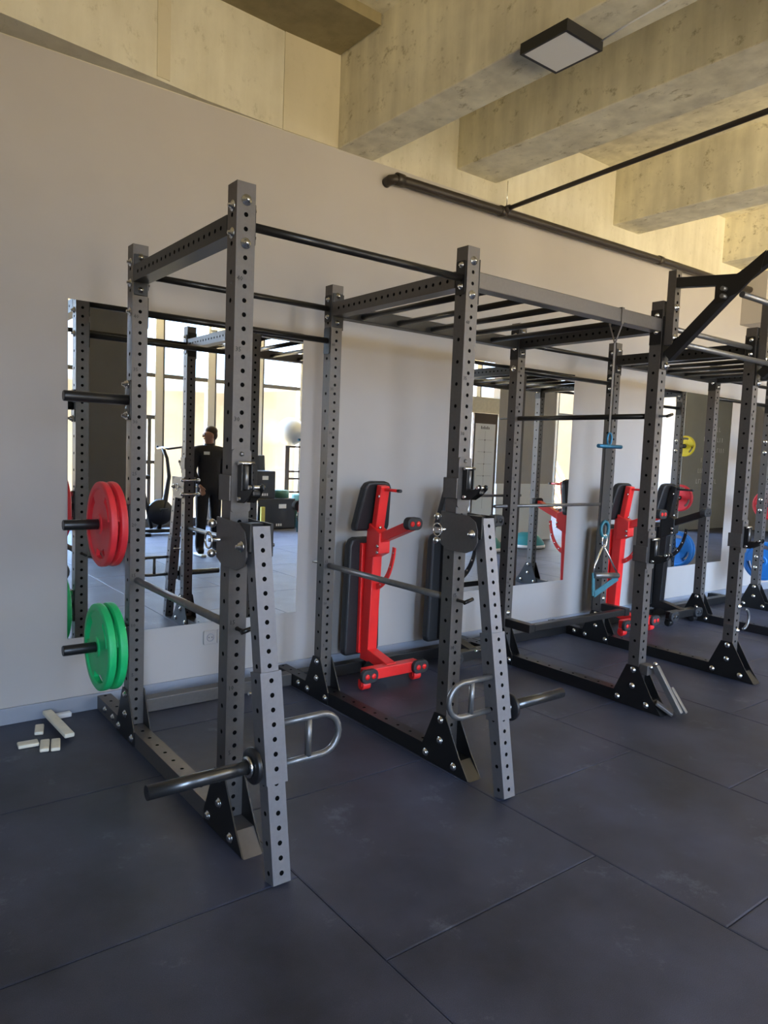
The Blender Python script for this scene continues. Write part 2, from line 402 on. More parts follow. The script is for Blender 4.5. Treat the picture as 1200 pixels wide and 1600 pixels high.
# side walls
bm = B(); add_box(bm, XL-0.2, XL, FY-0.2, WY+0.2, -0.02, 4.3); struct('wall_left', bm, M['wall_dark'])
bm = B(); add_box(bm, XR, XR+0.2, FY-0.2, WY+0.2, -0.02, 4.3); struct('wall_right', bm, M['wall'])
# window wall: plinth, head, glazing grid
bm = B(); add_box(bm, XL, XR, FY-0.2, FY, -0.02, 0.10); struct('wall_front', bm, M['frame_dark'])
bm = B(); add_box(bm, XL, XR, FY-0.2, FY, 4.0, 4.3); struct('trim_21', bm, M['conc_mid'])
bm = B(); add_box(bm, XL, XL+0.3, FY-0.2, FY, 0.1, 4.0); struct('trim_22', bm, M['wall'])
xs = [2.56 + 0.975*k for k in range(0, 14)]
xs = [x for x in xs if x < XR-0.2]
xl = [2.53 - 0.975*k for k in range(1, 8)]
allx = sorted(xl + xs)
def window(idx, x0, x1):
    w = bpy.data.objects.new('window_%d' % idx, None); COL.objects.link(w); w['kind'] = 'structure'; w.location = (x0, FY-0.06, 0.1)
    W_ = x1-x0; bm = B()
    add_box(bm, W_-0.14, W_, -0.08, 0.06, 0, 3.90)          # light mullion fin
    obj('mullion', bm, M['frame'], w, 0.004)
    bm = B(); add_box(bm, W_, W_+0.028, -0.08, 0.065, 0, 3.90)
    add_box(bm, 0.028, W_-0.14, -0.03, 0.05, 2.53, 2.60); add_box(bm, 0.028, W_-0.14, -0.03, 0.05, 0, 0.05); add_box(bm, 0.028, W_-0.14, -0.03, 0.05, 3.85, 3.90)
    if idx == 8:
        add_box(bm, 0.028, W_-0.14, -0.03, 0.06, 1.80, 1.87); add_box(bm, 0.028, W_-0.14, -0.03, 0.06, 1.02, 1.08); add_box(bm, W_-0.26, W_-0.2, -0.03, 0.05, 0.05, 1.8)
    obj('frame', bm, M['frame_dark'], w, 0.003)
    bm = B(); add_box(bm, 0.028, W_-0.14, 0.0, 0.006, 0.05, 3.85); obj('pane', bm, M['glass'], w)
edges = [XL+0.3] + allx + [XR-0.02]
wi = 1
for a, b_ in zip(edges, edges[1:]):
    if b_-a < 0.3: continue
    window(wi, a, b_); wi += 1
bm = B(); add_box(bm, -2.25, 0.05, FY-0.02, FY+0.16, -0.02, 4.05); struct('wall_light_block', bm, M['wall'])  # added unseen pier that cuts window light on the left of the room
# structural column and inner partitions behind the camera
bm = B(); add_box(bm, 1.42, 2.05, -4.45, -3.85, 0, 4.05); struct('wall_column', bm, M['wall_dark'], bevel=0.01)
bm = B(); add_box(bm, 7.93, 9.42, -3.15, -3.0, 1.02, 4.05); struct('wall_partition', bm, M['wall'])
bm = B(); add_box(bm, 7.93, 9.42, -3.15, -2.98, 0, 1.02); struct('trim_23', bm, M['white'])
bm = B(); add_box(bm, 6.4, 7.93, -3.15, -3.0, 2.2, 2.46); struct('trim_24', bm, M['cream'])
M['wall_mid'] = mat('green_grey_wall_paint', (0.33, 0.33, 0.295), 0.6, 0, 0.04, 3)
bm = B(); add_box(bm, 13.75, 16.0, -3.2, -3.0, 0, 4.05); nb = len(bm.faces)
rnd = random.Random(3)
for k, (x0, n) in enumerate(((0.75, 6), (0.62, 9), (0.70, 9), (0.55, 7), (0.45, 8), (0.40, 9))):
    zz = 2.25 - 0.24*k; xx = 14.0+x0
    for j in range(n):
        w = rnd.choice((0.035, 0.06, 0.05)); add_box(bm, xx, xx+0.014, -3.001, -2.996, zz, zz+0.10)
        if rnd.random() < 0.6: dz = 0.086 if rnd.random() < .5 else 0; add_box(bm, xx+0.013, xx+w, -3.001, -2.996, zz+dz, zz+0.014+dz)
        xx += w+0.05
for k, f in enumerate(bm.faces): f.material_index = 0 if k < nb else 1
struct('wall_end', bm, [M['wall_mid'], M['white']])

# mirrors on the wall
def wall_mirror(x0, x1, label):
    t = thing('wall_mirror', label, 'mirror', (x0, WY, 0.415), group='tall frameless mirrors on the grey wall')
    w = x1-x0
    bm = B(); add_box(bm, 0, w, -0.006, -0.0008, 0, 1.80); 
    bm.faces.ensure_lookup_table()
    for f in bm.faces: f.material_index = 1
    bm.faces.ensure_lookup_table()
    bmesh.ops.recalc_face_normals(bm, faces=bm.faces[:])
    for f in bm.faces:
        f.material_index = 0 if f.normal.y < -0.9 else 1
    obj('glass', bm, [M['mirror'], M['frame']], t)
wall_mirror(-0.157, 1.262, 'large mirror behind the leftmost rack bay with the coloured plates')
wall_mirror(2.59, 4.0, 'large mirror behind the upright between the two red benches')
wall_mirror(5.35, 6.75, 'large mirror behind the far black bench, reflecting coloured plates')
wall_mirror(7.28, 8.69, 'mirror at the far right edge of the wall beyond the rack')

# ================================================================= POWER RACK
UW = 0.0735; H = 2.42; D = 1.098; ZB = 0.078
XP = [0.0, 1.125, 2.6875, 3.82, 5.38, 6.51]
rack = thing('power_rack', 'long charcoal steel power rack with holed uprights bolted along the mirror wall', 'rack')
# shared meshes
up0 = perf_obj('upright', H-ZB, UW, UW, {'-y': 1, '+y': 1, '-x': 2, '+x': 2}, M['steel'], rack, first=0.108-ZB)
up0.location = (XP[0], 0, ZB)
def bolt_mesh():
    bm = B()
    add_lathe(bm, [(0, 0.0), (0.019, 0.0), (0.019, 0.003), (0.014, 0.003), (0.0135, 0.009), (0.010, 0.012), (0.004, 0.0125), (0, 0.0125)], (0,0,0), (0,0,1), 14)
    bmesh.ops.recalc_face_normals(bm, faces=bm.faces[:]); me = bpy.data.meshes.new('bolt'); bm.to_mesh(me); bm.free(); me.materials.append(M['zinc']); return me
BOLT = bolt_mesh()
def big_bolt_mesh():
    bm = B()
    add_lathe(bm, [(0, 0.0), (0.020, 0.0), (0.020, 0.003), (0.014, 0.003), (0.014, 0.007), (0.007, 0.008), (0.007, 0.018), (0, 0.018)], (0,0,0), (0,0,1), 14)
    bmesh.ops.recalc_face_normals(bm, faces=bm.faces[:]); me = bpy.data.meshes.new('bolt'); bm.to_mesh(me); bm.free(); me.materials.append(M['zinc']); return me
NUT = big_bolt_mesh()
ROT = {'-x': (0, -PI/2, 0), '+x': (0, PI/2, 0), '-y': (PI/2, 0, 0), '+y': (-PI/2, 0, 0), '+z': (0, 0, 0), '-z': (PI, 0, 0)}
def bolt(parent, x, y, z, d, me=None):
    o = bpy.data.objects.new('bolt', me or BOLT); COL.objects.link(o); o.parent = parent
    px, py, pz = parent.location
    o.location = (x-px, y-py, z-pz); o.rotation_euler = ROT[d]; return o
def number_mesh(n):
    cu = bpy.data.curves.new('n', 'FONT'); cu.body = str(n); cu.size = 0.024; cu.align_x = 'CENTER'; cu.align_y = 'CENTER'; cu.extrude = 0.0006; cu.resolution_u = 1
    to = bpy.data.objects.new('n', cu); COL.objects.link(to)
    dg = bpy.context.evaluated_depsgraph_get(); me = bpy.data.meshes.new_from_object(to.evaluated_get(dg))
    me.transform(Matrix.Translation((0.0175, -0.0004, 0.083+0.05*n-ZB)) @ Matrix.Rotation(PI/2, 4, 'X'))
    bpy.data.objects.remove(to); bpy.data.curves.remove(cu); me.name = 'height_number'; me.materials.clear(); me.materials.append(M['digit']); return me
NUM = [number_mesh(n) for n in range(5, 45, 5)]
ups = {}
for i, x in enumerate(XP):
    for r in (0, 1):
        if (i, r) == (0, 0): o = up0
        else:
            o = up0.copy(); COL.objects.link(o); o.parent = rack
        o.location = (x, r*D, ZB); ups[(i, r)] = o
        for me_ in NUM:
            n = bpy.data.objects.new('height_number', me_); COL.objects.link(n); n.parent = o
        # bolts of the top connections
        y = r*D; yc = y+UW/2; xc = x+UW/2
        for z in (2.358, 2.208):
            bolt(o, xc, y, z, '-y', NUT)
        for z in (2.338, 2.243):
            bolt(o, x, yc-0.004, z, '-x', NUT); bolt(o, x+UW, yc-0.004, z, '+x', NUT)
# foot beams with sloped ends and gussets
for i, x in enumerate(XP):
    L = 1.63
    fb = perf_tube(L, UW, 0.075, {'+y': 2}, first=0.20, pitch=0.05)
    # along +z with x width; rotate so z->+y, y->+z
    bmesh.ops.remove_doubles(fb, verts=fb.verts[:], dist=1e-5)
    dark_inside(fb, UW, 0.075)
    for v in fb.verts: v.co = Vector((v.co.x, v.co.z, v.co.y))
    add_prism(fb, [(0, 0.0), (0, 0.075), (-0.10, 0.075), (-0.172, 0.0)], 'x', 0, UW)
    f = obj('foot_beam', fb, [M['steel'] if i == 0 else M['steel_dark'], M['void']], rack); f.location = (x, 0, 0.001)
    for r in (0, 1):
        yc = r*D + UW/2
        for s in (0, 1):
            gx0, gx1 = ((x-0.006, x-0.0003) if s == 0 else (x+UW+0.0003, x+UW+0.006))
            bm = B()
            if r == 0: poly = [(0.132, 0.002), (0.132, 0.05), (0.042, 0.255), (-0.038, 0.255), (-0.139, 0.09), (-0.205, 0.002)]
            else: poly = [(0.132, 0.002), (0.132, 0.05), (0.042, 0.255), (-0.038, 0.255), (-0.132, 0.075), (-0.132, 0.002)]
            add_prism(bm, [(p[0]+yc, p[1]) for p in poly], 'x', gx0, gx1)
            g = obj('gusset_plate', bm, M['steel_dark'], f); g.location = (-x, 0, 0)
            d = '-x' if s == 0 else '+x'; bx = gx0 if s == 0 else gx1
            if s == 0 or i in (0, 1, 2, 3):
                for dy, z in ((-0.005, 0.23), (-0.006, 0.131), (0.092, 0.039), (-0.106, 0.039)):
                    b_ = bolt(f, bx, yc+dy, z, d)
        if r == 1:
            for yy in (1.342, 1.475):
                bolt(f, x, yy, 0.042, '-x')
# rear base ties along the wall
for a, b_ in zip(XP, XP[1:]):
    bm = B(); add_box(bm, a+UW+0.002, b_-0.002, 1.42, 1.495, 0.002, 0.077)
    obj('base_tie', bm, M['steel_dark'] if a > 0 else M['steel'], rack, 0.004)
    
# top crossbeams (front to back) in the post lines 0..5
for i, x in enumerate(XP):
    L = D-UW-0.012
    bm = perf_tube(L, UW, 0.075, {'-x': 1, '+x': 1}, first=0.05)
    bmesh.ops.remove_doubles(bm, verts=bm.verts[:], dist=1e-5)
    dark_inside(bm, UW, 0.075)
    for v in bm.verts: v.co = Vector((v.co.x, v.co.z, v.co.y))
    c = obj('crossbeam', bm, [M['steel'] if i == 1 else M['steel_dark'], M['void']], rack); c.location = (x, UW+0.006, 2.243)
    for yy0, yy1 in ((0, 0.006), (L-0.0, L+0.006)):
        bm = B(); add_box(bm, 0.004, UW-0.004, yy0-(0.006 if yy0 == 0 else 0), yy1-(0.006 if yy0 == 0 else 0), -0.06, 0.13)
        obj('end_flange', bm, M['steel_dark'], c, 0.002)
def xbar(name, x0, x1, y, z, r, m, flange=True, parent=rack):
    bm = B(); add_tube(bm, [(x0, y, z), (x1, y, z)], r, 16)
    o = obj(name, bm, m, parent)
    if flange:
        for xx in (x0, x1-0.005):
            bm = B(); add_prism(bm, rounded_rect(0.06, 0.15, 0.01, 3, y, z), 'x', xx, xx+0.005)
            fo = obj('end_flange', bm, M['steel_dark'], o)
    return o
g0 = UW+0.001
xbar('pull_up_bar', XP[0]+g0, XP[1]-0.001, UW/2, 2.282, 0.0165, M['tube'])
xbar('pull_up_bar', XP[0]+g0, XP[1]-0.001, D+UW/2, 2.288, 0.0165, M['tube'])
xbar('pull_up_bar', XP[0]+g0, XP[1]-0.001, D+UW/2, 2.108, 0.0165, M['tube'])
for yy, zz in ((D+UW/2, 2.285), (D+UW/2, 2.100), (UW/2, 2.285)):
    xbar('pull_up_bar', XP[2]+g0, XP[3]-0.001, yy, zz, 0.0165, M['tube'] if yy > 1 else M['grey_tube'])
for yy, zz in ((D+UW/2, 2.288), (D+UW/2, 2.108), (UW/2, 2.282)):
    xbar('pull_up_bar', XP[4]+g0, XP[5]-0.001, yy, zz, 0.0165, M['tube'])
# bolts beside the low rear bar on the left faces
for i in (0, 2):
    for z in (2.108,): bolt(ups[(i, 1)], XP[i], D+UW/2, z+0.0, '-x', NUT)
for i in (3,):
    for z in (2.14, 2.06): bolt(ups[(i, 1)], XP[i], D+UW/2, z, '-x', NUT)
# monkey-bar bays
for a, b_ in ((1, 2), (3, 4)):
    xa, xb = XP[a]+g0, XP[b_]-0.001
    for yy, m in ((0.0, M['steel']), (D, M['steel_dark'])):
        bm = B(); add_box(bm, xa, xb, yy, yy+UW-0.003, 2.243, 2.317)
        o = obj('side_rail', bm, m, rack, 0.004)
        for xx in (xa, xb-0.005):
            bm = B(); add_box(bm, xx, xx+0.005, yy-0.001, yy+UW-0.001, 2.17, 2.37); obj('end_flange', bm, M['steel_dark'], o)
    for k in range(5):
        xx = xa + 0.145 + k*(xb-xa-0.29)/4.45
        bm = B(); add_tube(bm, [(xx, UW-0.004, 2.268), (xx, D+0.004, 2.268)], 0.0165, 14); obj('rung', bm, M['tube'], rack)
# low crossbar through post 2 rear, and storage pegs
bm = B(); add_tube(bm, [(2.565, D+UW/2, 1.133), (XP[3]+0.12, D+UW/2, 1.133)], 0.0125, 12); 
tag(obj('steel_bar', bm, M['grey_tube']), 'slim grey steel bar laid horizontally across the bay in front of the middle mirror', 'bar')
# pegs
def plate_peg(x, s, z):
    yc = D+UW/2; bm = B()
    e = x + s*0.30
    add_tube(bm, [(x+s*0.004, yc, z), (e-s*0.003, yc, z), (e, yc, z)], [0.025, 0.025, 0.023], 20)
    p = obj('plate_peg', bm, M['plastic'], rack)
    bm = B(); add_prism(bm, rounded_rect(0.07, 0.19, 0.008, 3, yc, z), 'x', min(x+s*0.0005, x+s*0.008), max(x+s*0.0005, x+s*0.008)); obj('mounting_plate', bm, M['steel_dark'], p)
    for dz in (0.075, -0.075):
        bm = B()
        add_lathe(bm, [(0, 0), (0.021, 0), (0.021, 0.004), (0.0145, 0.004), (0.0145, 0.016), (0.008, 0.017), (0.008, 0.028), (0, 0.028)], (x+s*0.008, yc, z+dz), (s, 0, 0), 10)
        obj('bolt', bm, M['zinc'], p)
for z in (1.687, 1.088, 0.49):
    plate_peg(XP[0], -1, z); plate_peg(XP[5]+UW, 1, z)
    for dz in (0.055, -0.055): bolt(ups[(5, 1)], XP[5], D+UW/2, z+dz, '-x')
# low step bar between posts 2 and 3, rear line
for i in (2, 3):
    xx = XP[i]+UW/2; bm = B(); add_box(bm, xx-0.03, xx+0.03, 0.865, D-0.002, 0.262, 0.322); 
    o = obj('step_arm', bm, M['steel_dark'], rack, 0.004); bolt(o, xx, D+0.0, 0.36, '-y')
bm = B(); add_box(bm, XP[2]+0.07, XP[3]+0.005, 0.868, 0.918, 0.268, 0.316); obj('step_bar', bm, M['steel_dark'], rack, 0.004)
# flying pull-up wings on posts 2 and 3
for i in (2, 3):
    x = XP[i]; bm = B(); add_box(bm, x+0.004, x+UW-0.004, -0.012, -0.001, 2.03, 2.33)
    w = obj('wing_bracket', bm, M['steel_dark'], rack)
    bm = perf_tube(0.42, 0.055, 0.05, {'-y': 1, '-x': 0, '+x': 0}, first=0.04)
    bmesh.ops.remove_doubles(bm, verts=bm.verts[:], dist=1e-5)
    dark_inside(bm, 0.055, 0.05); o = obj('wing_post', bm, [M['steel'], M['void']], w); o.location = (x+0.009, -0.064, 2.165)
    bm = B(); xc = x+UW/2
    add_bar(bm, (xc, -0.06, 2.515), (xc, -0.44, 2.475), 0.05, 0.055); obj('wing_arm', bm, M['steel_dark'], w, 0.003)
    bm = B(); add_bar(bm, (xc, -0.03, 2.10), (xc, -0.46, 2.50), 0.05, 0.062); add_bar(bm, (xc, -0.44, 2.485), (xc, -0.95, 2.80), 0.05, 0.062)
    obj('wing_arm', bm, M['steel_dark'], w, 0.003)
    bm = B(); add_prism(bm, [(-0.30, 2.455), (-0.30, 2.36), (-0.42, 2.40), (-0.54, 2.50), (-0.56, 2.60), (-0.44, 2.515)], 'x', xc-0.029, xc-0.0255); obj('joint_plate', bm, M['steel_dark'], w)
    for yy, zz in ((-0.065, 2.375), (-0.065, 2.205)): bolt(w, x+0.03, yy, zz, '-y', NUT)
    bolt(w, x+0.05, -0.013, 2.05, '-y', NUT)
xbar('pull_up_bar', XP[2]+0.07, XP[3]+0.005, -0.10, 2.168, 0.0165, M['grey_tube'], False)
xbar('pull_up_bar', XP[2]+0.07, XP[3]+0.005, -0.42, 2.405, 0.0165, M['grey_tube'], False)
for zz in (2.43, 2.39):
    xbar('spacer_stud', XP[2]-0.03, XP[2]+0.02, -0.36, zz, 0.012, M['grey_tube'], False)

# ---- safety tubes (pin and pipe), each rests in the holes
def safety(x, z, label):
    xc = x+UW/2
    t = thing('safety_bar', label, 'safety bar', (xc, 0, z), group='pin and pipe safety bars')
    bm = B(); add_tube(bm, [(0, UW+0.003, 0), (0, D-0.003, 0)], 0.0165, 16); obj('pipe', bm, M['grey_tube'] if z < 1.5 else M['tube'], t)
    bm = B(); add_tube(bm, [(0, -0.055, 0.0), (0, D+UW+0.10, 0)], 0.007, 10)
    add_tube(bm, [(-0.01, -0.055, -0.002), (0.045, -0.055, 0.012)], 0.009, 10); obj('pin', bm, M['tube'], t)
safety(XP[0], 0.808, 'grey safety pipe crossing front to back in the leftmost rack bay')
safety(XP[1], 0.808, 'grey safety pipe crossing in front of the nearest red bench')
safety(XP[2], 1.758, 'high dark safety pipe crossing in front of the middle mirror')

# ---- J-hooks
def jhook(x, z, label):
    """z = centre height; wraps the post, hook points into the room"""
    t = thing('j_hook', label, 'rack hook', (x, 0, z), group='roller J-hooks on the front uprights')
    w = UW
    bm = B(); add_prism(bm, rounded_rect(w+0.004, 0.23, 0.012, 3, w/2, 0.0), 'y', -0.008, -0.0005); obj('face_plate', bm, M['steel'], t)
    bm = B(); add_box(bm, -0.010, -0.001, -0.008, w+0.012, -0.075, 0.02); add_box(bm, -0.010, w*0.5, w+0.003, w+0.012, -0.075, 0.02)
    add_box(bm, w+0.001, w+0.008, -0.008, w*0.8, -0.06, 0.0); obj('wrap_plate', bm, M['steel'], t, 0.003)
    xc = w/2+0.008
    for s in (-1, 1):
        bm = B()
        poly = [(-0.008, 0.07), (-0.035, 0.07), (-0.04, 0.06), (-0.04, -0.035), (-0.085, -0.03), (-0.115, -0.005), (-0.13, -0.008), (-0.132, -0.025), (-0.10, -0.055), (-0.06, -0.078), (-0.008, -0.08)]
        add_prism(bm, poly, 'x', xc+s*0.020-0.003, xc+s*0.020+0.003); obj('hook_cheek', bm, M['steel_dark'], t, 0.002)
    bm = B(); add_tube(bm, [(xc, -0.032, -0.035), (xc, -0.032, 0.055)], 0.0095, 14); obj('roller', bm, M['grey_tube'], t)
    bm = B(); add_box(bm, xc-0.016, xc+0.016, -0.118, -0.040, -0.05, -0.028); obj('liner', bm, M['plastic'], t, 0.006)
    for yy, zz in ((-0.03, 0.065), (-0.03, -0.065), (-0.115, -0.018)):
        bm = B(); add_tube(bm, [(xc-0.032, yy, zz), (xc+0.032, yy, zz)], 0.0075, 10); obj('cross_pin', bm, M['zinc'], t)
    bm = B(); add_lathe(bm, [(0, 0), (0.009, 0), (0.008, 0.006), (0, 0.008)], (w/2, -0.008, 0.098), (0, -1, 0), 10); obj('lock_stud', bm, M['grey_tube'], t)
jhook(XP[0], 1.36, 'black roller J-hook on the nearest front upright')
jhook(XP[1], 1.36, 'black roller J-hook on the second front upright')
jhook(XP[2], 0.965, 'lower set roller J-hook on the third front upright from the left')
jhook(XP[3], 1.00, 'roller J-hook on the fourth front upright at the right')

# ---- jammer / lever arms leaning from pivot brackets
def lever_arm(x, side, label, pegz, hz):
    """side=+1: handle towards +x, weight peg towards -x"""
    xc = x+UW/2
    t = thing('lever_arm', label, 'lever arm', (xc, 0, 0), group='lever arms pivoted on the two front uprights')
    zc = 1.136
    for s in (-1, 1):
        bm = B(); px = s*(UW/2+0.011)
        poly = [(0.085, 1.222), (-0.10, 1.215), (-0.145, 1.19), (-0.16, 1.15), (-0.16, 1.10), (-0.14, 1.065), (-0.09, 1.045), (0.03, 1.045), (0.082, 1.07)]
        add_prism(bm, poly, 'x', px-0.0035, px+0.0035); p = obj('pivot_plate', bm, M['steel'], t, 0.001)
        bm = B(); add_lathe(bm, [(0, 0), (0.020, 0), (0.020, 0.004), (0.014, 0.005), (0.013, 0.014), (0.007, 0.016), (0.007, 0.024), (0, 0.024)], (px+s*0.0035, -0.128, 1.135), (s, 0, 0), 12); obj('pivot_bolt', bm, M['zinc'], p)
    for yy, zz in ((0.092, 1.196), (0.092, 1.083)):
        bm = B(); add_tube(bm, [(-0.075, yy, zz), (0.075, yy, zz)], 0.009, 10)
        for s in (-1, 1): add_sphere(bm, (s*0.066, yy, zz), 0.0165, 6)
        obj('rear_bolt', bm, M['zinc'], t)
    # locking pin ring
    bm = B(); add_tube(bm, [(-0.095, 0.055, 1.138), (0.07, 0.055, 1.138)], 0.007, 8)
    ring = [(-0.095+0.0*k, 0.055+0.03*math.sin(k*PI/6), 1.138+0.03*math.cos(k*PI/6)) for k in range(13)]
    add_tube(bm, ring, 0.004, 6); obj('locking_pin', bm, M['zinc'], t)
    # arm: pivot to floor
    top = Vector((0, -0.143, 1.205)); bot = Vector((0, -0.3545, 0.004)); d = (bot-top); L = d.length
    ang = math.atan2(-d.y, -d.z)
    bm = perf_tube(L, 0.068, 0.060, {'-y': 1, '+y': 1, '-x': 2, '+x': 2}, first=0.035)
    bmesh.ops.remove_doubles(bm, verts=bm.verts[:], dist=1e-5)
    dark_inside(bm, 0.068, 0.060); a = obj('arm', bm, [M['steel_arm'], M['void']], t)
    a.location = bot + Vector((-0.034, 0, 0)); 
    rx = math.atan2(-(top-bot).y, (top-bot).z)
    a.rotation_euler = (rx, 0, 0)
    R_ = Matrix.Rotation(rx, 4, 'X')
    # shift so that the section is centred on the axis
    off = R_ @ Vector((0, -0.030, 0)); a.location += off
    # U bracket at the top of the arm
    bm = B(); add_box(bm, -0.048, 0.048, -0.12, -0.085, 1.07, 1.215); add_box(bm, -0.048, -0.0355, -0.18, -0.085, 1.12, 1.218); add_box(bm, 0.0355, 0.048, -0.175, -0.085, 1.10, 1.218)
    obj('arm_bracket', bm, M['steel_dark'], t, 0.003)
    # sleeve
    def P(s): return bot + (top-bot).normalized()*s
    s0, s1 = 0.335, 0.715
    bm = perf_tube(s1-s0, 0.082, 0.074, {'-y': 1, '+y': 1, '-x': 2, '+x': 2}, first=0.05)
    bmesh.ops.remove_doubles(bm, verts=bm.verts[:], dist=1e-5)
    dark_inside(bm, 0.082, 0.074); sl = obj('sleeve', bm, [M['steel_arm'], M['void']], t); sl.rotation_euler = (rx, 0, 0); sl.location = P(s0) + Vector((-0.041, 0, 0)) + R_ @ Vector((0, -0.037, 0))
    # pull pin
    pc = P(s1-0.10); bm = B(); add_tube(bm, [pc+Vector((0.0, 0.04, 0)), pc+Vector((0, 0.085, -0.004))], 0.006, 8)
    add_tube(bm, [pc+Vector((-0.03, 0.085, 0.002)), pc+Vector((0.03, 0.085, -0.006))], 0.006, 8); obj('pull_pin', bm, M['zinc'], t)
    # weight peg
    q = P(pegz); s = -side
    bm = B(); add_tube(bm, [q+V(s*0.041, 0, 0), q+V(s*0.435, 0, 0)], 0.0235, 20); wp = obj('weight_peg', bm, M['peg'], t)
    bm = B(); add_lathe(bm, [(0.012, 0.0), (0.010, 0.001), (0.010, 0.395), (0.021, 0.395), (0.021, 0.38)], q+V(s*0.042, 0, 0), (s, 0, 0), 16); bm.free()
    bm = B(); add_lathe(bm, [(0, 0), (0.06, 0), (0.062, 0.003), (0.062, 0.014), (0.058, 0.018), (0.024, 0.018)], q+V(s*0.062, 0, 0), (s, 0, 0), 28); obj('stop_disc', bm, M['plastic'], wp)
    bm = B(); add_lathe(bm, [(0.026, 0), (0.036, 0.0), (0.036, 0.012), (0.026, 0.012)], q+V(s*0.082, 0, 0), (s, 0, 0), 20); obj('collar', bm, M['zinc'], wp)
    # D handle
    h = P(hz); s = side; r = 0.075; e = 0.285
    pts = [h+V(s*0.041, 0, r)] + [h+V(s*(e-r) + s*r*math.sin(k*PI/10), 0, r*math.cos(k*PI/10)) for k in range(11)] + [h+V(s*0.041, 0, -r)]
    bm = B(); add_tube(bm, pts, 0.0125, 12); hd = obj('handle', bm, M['grey_tube'], t)
    bm = B(); add_tube(bm, [h+V(s*0.155, 0, r-0.006), h+V(s*0.155, 0, -r+0.006)], 0.0125, 12); obj('grip', bm, M['grey_tube'], hd)
    return t
lever_arm(XP[0], +1, 'leaning lever arm on the nearest upright with weight peg pointing left', 0.405, 0.455)
lever_arm(XP[1], -1, 'leaning lever arm on the second upright with weight peg pointing right', 0.375, 0.452)
# landmine-style folded attachment on foot of third front post
t = thing('swing_bracket', 'folded grey twin-tube bracket hanging at the foot of the third front upright', 'rack attachment', (XP[2]+UW/2, 0, 0))
bm = B(); add_box(bm, -0.035, 0.035, -0.06, -0.006, 0.215, 0.275); obj('hinge_block', bm, M['steel'], t, 0.004)
bm = B(); add_bar(bm, (0.025, -0.075, 0.27), (0.05, -0.235, 0.02), 0.035, 0.035); obj('tube', bm, M['grey_tube'], t, 0.004)
bm = B(); add_bar(bm, (0.075, -0.15, 0.15), (0.09, -0.245, 0.018), 0.03, 0.03); obj('tube', bm, M['grey_tube'], t, 0.004)
for p in ((0.03, -0.07, 0.28), (0.03, -0.095, 0.235), (-0.01, -0.065, 0.265)):
    bm = B(); add_sphere(bm, p, 0.013, 6); obj('bolt', bm, M['zinc'], t)
bm = B(); add_bar(bm, (-0.02, -0.12, 0.07), (0.03, -0.2, 0.012), 0.06, 0.02); obj('base_flap', bm, M['steel'], t, 0.004)
t = thing('grip_attachment', 'small grey curved grip bolted low on the fourth front upright', 'rack attachment', (XP[3]+UW, 0.0, 0.42))
pts = [(0.0+0.07*math.sin(k*PI/8), -0.03, 0.07*math.cos(k*PI/8)) for k in range(9)]
bm = B(); add_tube(bm, pts, 0.010, 10); obj('grip', bm, M['grey_tube'], t)
for zz in (0.085, -0.085):
    bm = B(); add_lathe(bm, [(0,0),(0.018,0),(0.018,0.004),(0.012,0.004),(0.011,0.016),(0,0.017)], (-0.02, 0, zz), (0,-1,0), 10); obj('bolt', bm, M['zinc'], t)

# ================================================================= WEIGHT PLATES
def plate_mesh(R, T, m):
    """tri-grip plate, axis x, centred: polar grid with three slots cut right through the dished web"""
    bm = B(); n = 72
    prof = [(0.0258, 0.0), (0.046, 0.0), (0.052, 0.006), (0.075, 0.009), (R-0.078, 0.009), (R-0.038, 0.009), (R-0.030, 0.001), (R-0.010, 0.0), (R-0.002, 0.005), (R, 0.012)]
    def ring(r, t): return [bm.verts.new((t, r*math.cos(2*PI*k/n), r*math.sin(2*PI*k/n))) for k in range(n)]
    F = [ring(r, -T/2+t) for r, t in prof]; K = [ring(r, T/2-t) for r, t in prof]
    hole = lambda k: any(abs(((k+0.5)/n*360 - a + 180) % 360 - 180) < 26 for a in (90, 210, 330))
    for G, s in ((F, 1), (K, -1)):
        for i in range(len(prof)-1):
            for k in range(n):
                if i == 4 and hole(k): continue
                q = (G[i][k], G[i][(k+1)%n], G[i+1][(k+1)%n], G[i+1][k])
                f = bm.faces.new(q if s > 0 else tuple(reversed(q))); f.smooth = True
    for i in (0, len(prof)-1):
        for k in range(n): f = bm.faces.new((F[i][k], F[i][(k+1)%n], K[i][(k+1)%n], K[i][k])); f.smooth = True
    for k in range(n):
        if not hole(k): continue
        for i in (4, 5): bm.faces.new((F[i][k], F[i][(k+1)%n], K[i][(k+1)%n], K[i][k]))
        if not hole(k-1): bm.faces.new((F[4][k], F[5][k], K[5][k], K[4][k]))
        if not hole((k+1) % n): j = (k+1) % n; bm.faces.new((F[4][j], F[5][j], K[5][j], K[4][j]))
    return bm
def plate_thing(R, T, m, loc, label, group, flip=False):
    bm = plate_mesh(R, T, m); o = obj('weight_plate', bm, m); o.location = loc
    if flip: o.rotation_euler = (0, 0, PI)
    for f in o.data.polygons: f.use_smooth = True
    md = o.modifiers.new('split', 'EDGE_SPLIT'); md.split_angle = math.radians(35)
    tag(o, label, 'weight plate', group); return o
yp = D+UW/2
rp = plate_thing(0.205, 0.036, M['red_plate'], (-0.125, yp, 1.088), 'outer red tri-grip weight plate on the middle peg of the left upright', 'red plates on the left peg')
def cp(o, loc, label, mat_=None, group=None, rot=0.0, flip=False):
    c = o.copy(); COL.objects.link(c); c.location = loc; c['label'] = label; c.rotation_euler = (rot, 0, PI if flip else 0)
    if mat_: c.data = o.data.copy(); c.data.materials[0] = mat_
    if group: c['group'] = group
    return c
